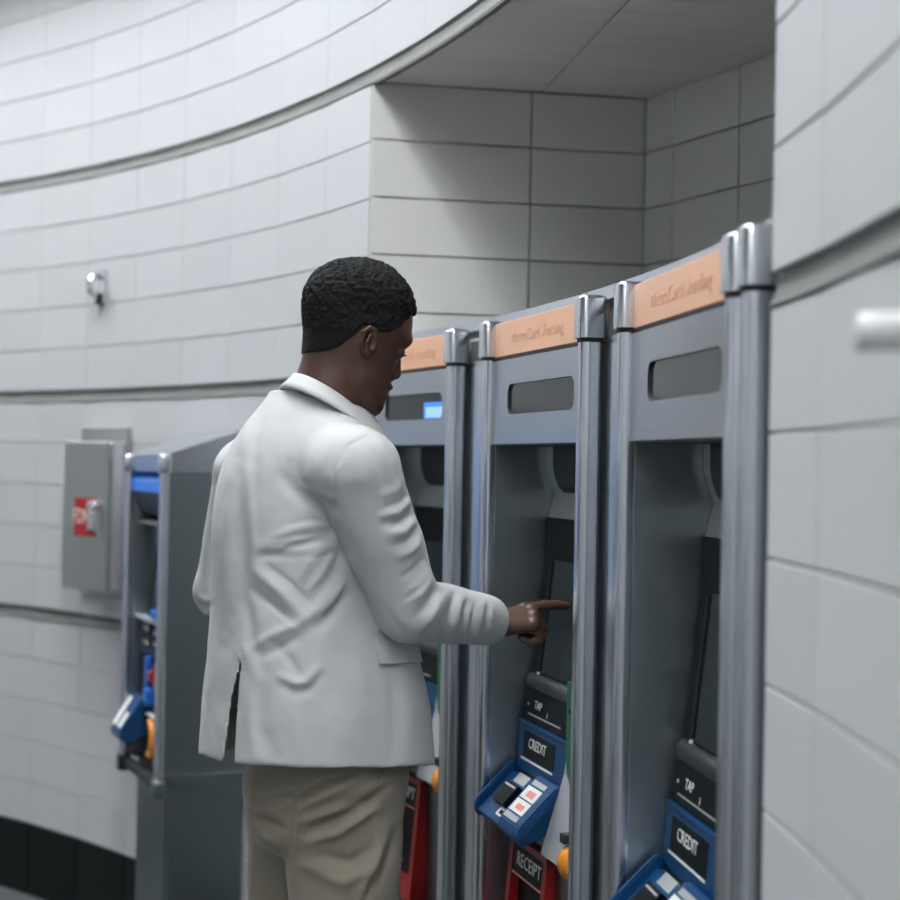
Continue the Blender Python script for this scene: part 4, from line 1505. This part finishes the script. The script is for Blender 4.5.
# tip sits off the hand axis: swing the frame so that the index ends on the screen
tip_l = np.array(hand_chain((0.090, 0.027, 0.0), (0.044, 0.026, 0.021), (4, 8, 6), 0.03)[-1])
Yh = np.cross(Zh, X_)
B0 = np.stack([X_, Yh, Zh], 1)
tl = tip_l/np.linalg.norm(tip_l)
ang = math.atan2(tl[1], tl[0])
ca, sa = math.cos(ang), math.sin(ang)
Rz_ = np.array([[ca, sa, 0], [-sa, ca, 0], [0, 0, 1]])
an2 = math.atan2(tl[2], math.hypot(tl[0], tl[1]))
ca, sa = math.cos(an2), math.sin(an2)
Ry_ = np.array([[ca, 0, sa], [0, 1, 0], [-sa, 0, ca]])
BH = B0 @ Ry_ @ Rz_
HO = TIP-BH @ tip_l                          # wrist that puts the fingertip on the screen
CURL = ((62, 92, 45), (70, 95, 50), (76, 92, 50))
IDX = (4, 8, 6)
handv, handq = surface_net(lambda P: hand_fn_local(P, IDX, CURL)[0], (-0.062, -0.062, -0.085), (0.20, 0.065, 0.04), 0.0017)
handv = relax(handv, handq, 1, 0.4)
handw = handv @ BH.T+HO

# left hand, half closed in front of the body
XL = AXL
ZL = np.array([-0.5, -0.3, 0.8])
ZL = ZL-XL*(ZL @ XL)
ZL /= np.linalg.norm(ZL)
BL = np.stack([XL, np.cross(ZL, XL), ZL], 1)
lv, lq = surface_net(lambda P: hand_fn_local(P, (40, 45, 25), ((45, 50, 30),)*3, -1)[0], (-0.075, -0.065, -0.09), (0.20, 0.065, 0.04), 0.003)
lw_ = lv @ BL.T+WR_L+AXL*0.0

# the trunk and limbs under the clothes, one surface down to the ankles
def body_fn(P):
    d = trunk(P, -0.022)
    d = np.maximum(d, P[:, 2]-zc(408))
    d = np.maximum(d, zc(640)-P[:, 2])
    d = smin(d, rcw(P, px(322, 640, PD), px(326, 770, PD), 0.11, 0.085), 0.03)
    d = smin(d, rcw(P, NB, NB-np.array([0, 0, 0.06]), 0.060, 0.062), 0.02)
    d = smin(d, rcw(P, SH_R, EL_R, 0.045, 0.036), 0.02)
    d = smin(d, rcw(P, EL_R, HO-BH[:, 0]*0.03, 0.030, 0.025), 0.01)
    d = smin(d, rcw(P, SH_L, EL_L, 0.043, 0.034), 0.02)
    d = smin(d, rcw(P, EL_L, WR_L, 0.034, 0.025), 0.01)
    for sd in (1, -1):
        L = leg_pts(sd)
        for i, (a, b) in enumerate(((0.078, 0.068), (0.068, 0.052), (0.052, 0.040))):
            d = smin(d, rcw(P, L[i], L[i+1], a, b), 0.02)
    return d
bv, bq = surface_net(body_fn, (-0.53, 2.28, 0.05), (0.16, 3.10, 1.63), 0.009)
V_, Q_ = join_np([(hv, hq), (handw, handq), (lw_, lq), (bv, bq)])
body = np_mesh('body', V_-ORG, Q_, 'skin', person)

# ---- hair: short, dense, with a crisp line at brow and nape
OUT = chaikin([(413.8, 300), (415.3, 308), (414.5, 314), (408, 326), (398, 348), (380, 380), (350, 395), (330, 376), (314, 352), (308, 344), (305, 332), (303, 318), (302.8, 302), (305.5, 288), (313, 275), (325, 264.5), (340, 259.2), (355, 257.6), (370, 258.6), (385, 263.5), (398, 272.5), (408, 285)], 2)
HL = [(420, 316), (411, 317), (405.5, 324), (399, 331), (391, 335), (382, 336), (376.5, 332), (370, 328.5), (362.5, 331), (357.5, 338), (350, 343.5), (343, 349), (334, 353), (322, 354.5), (300, 354.5), (290, 354.5), (290, 240), (420, 240)]
def hair_fn(P):
    p, la = hloc(P)
    d = inflate(p, la, OUT, 0.068, 0.005)
    skin_ = smin(inflate(p, la, FACE, 0.066), rcw(P, hp(343, 352), NB, 0.060, 0.063), 0.022)
    d = np.minimum(d, skin_-0.0022)
    # the line curves up over the brow towards the middle of the forehead
    p2 = p.copy()
    p2[:, 0] += np.abs(la)*math.sin(YAW)/SH_
    p2[:, 1] += np.where(p[:, 0] > 385, 1.5*(1-np.clip(np.abs(la)/0.05, 0, 1)), 0)
    return np.maximum(d, -poly_sd(p2, HL)*SH_)
qv, qq = surface_net(hair_fn, HC+[-0.13, -0.13, -0.05], HC+[0.13, 0.13, 0.16], 0.0021)
qv = relax(qv, qq, 1, 0.4)
nh = normals(qv, qq)
pz, _ = hloc(qv)
full_ = np.clip((348-pz[:, 1])/40, 0.15, 1)
qv += nh*((vnoise(qv, 160)*0.0026+vnoise(qv+5, 320)*0.0020)*full_)[:, None]
hair = np_mesh('hair', qv-ORG, qq, 'hair', person)

# lashes, brows, eyes on both sides
for sd in (-1, 1):
    bm = bmesh.new()
    b_tube(bm, [Vector(hp(x, y, sd*l)-ORG) for x, y, l in ((402.6, 355.2, 0.024), (402.4, 356.2, 0.030), (400.6, 356.6, 0.036), (397.5, 356, 0.040))], [0.0007, 0.0014, 0.0014, 0.0007], 6)
    from_bm('eyelashes', bm, 'eye_dark', body, True)
    bm = bmesh.new()
    b_tube(bm, [Vector(hp(x, y, sd*l)-ORG) for x, y, l in ((407.0, 344.2, 0.012), (406.6, 341.0, 0.024), (403.5, 339.5, 0.036), (398, 340.5, 0.047))], [0.0008, 0.0014, 0.0014, 0.0008], 6)
    from_bm('eyebrow', bm, 'eye_dark', body, True)
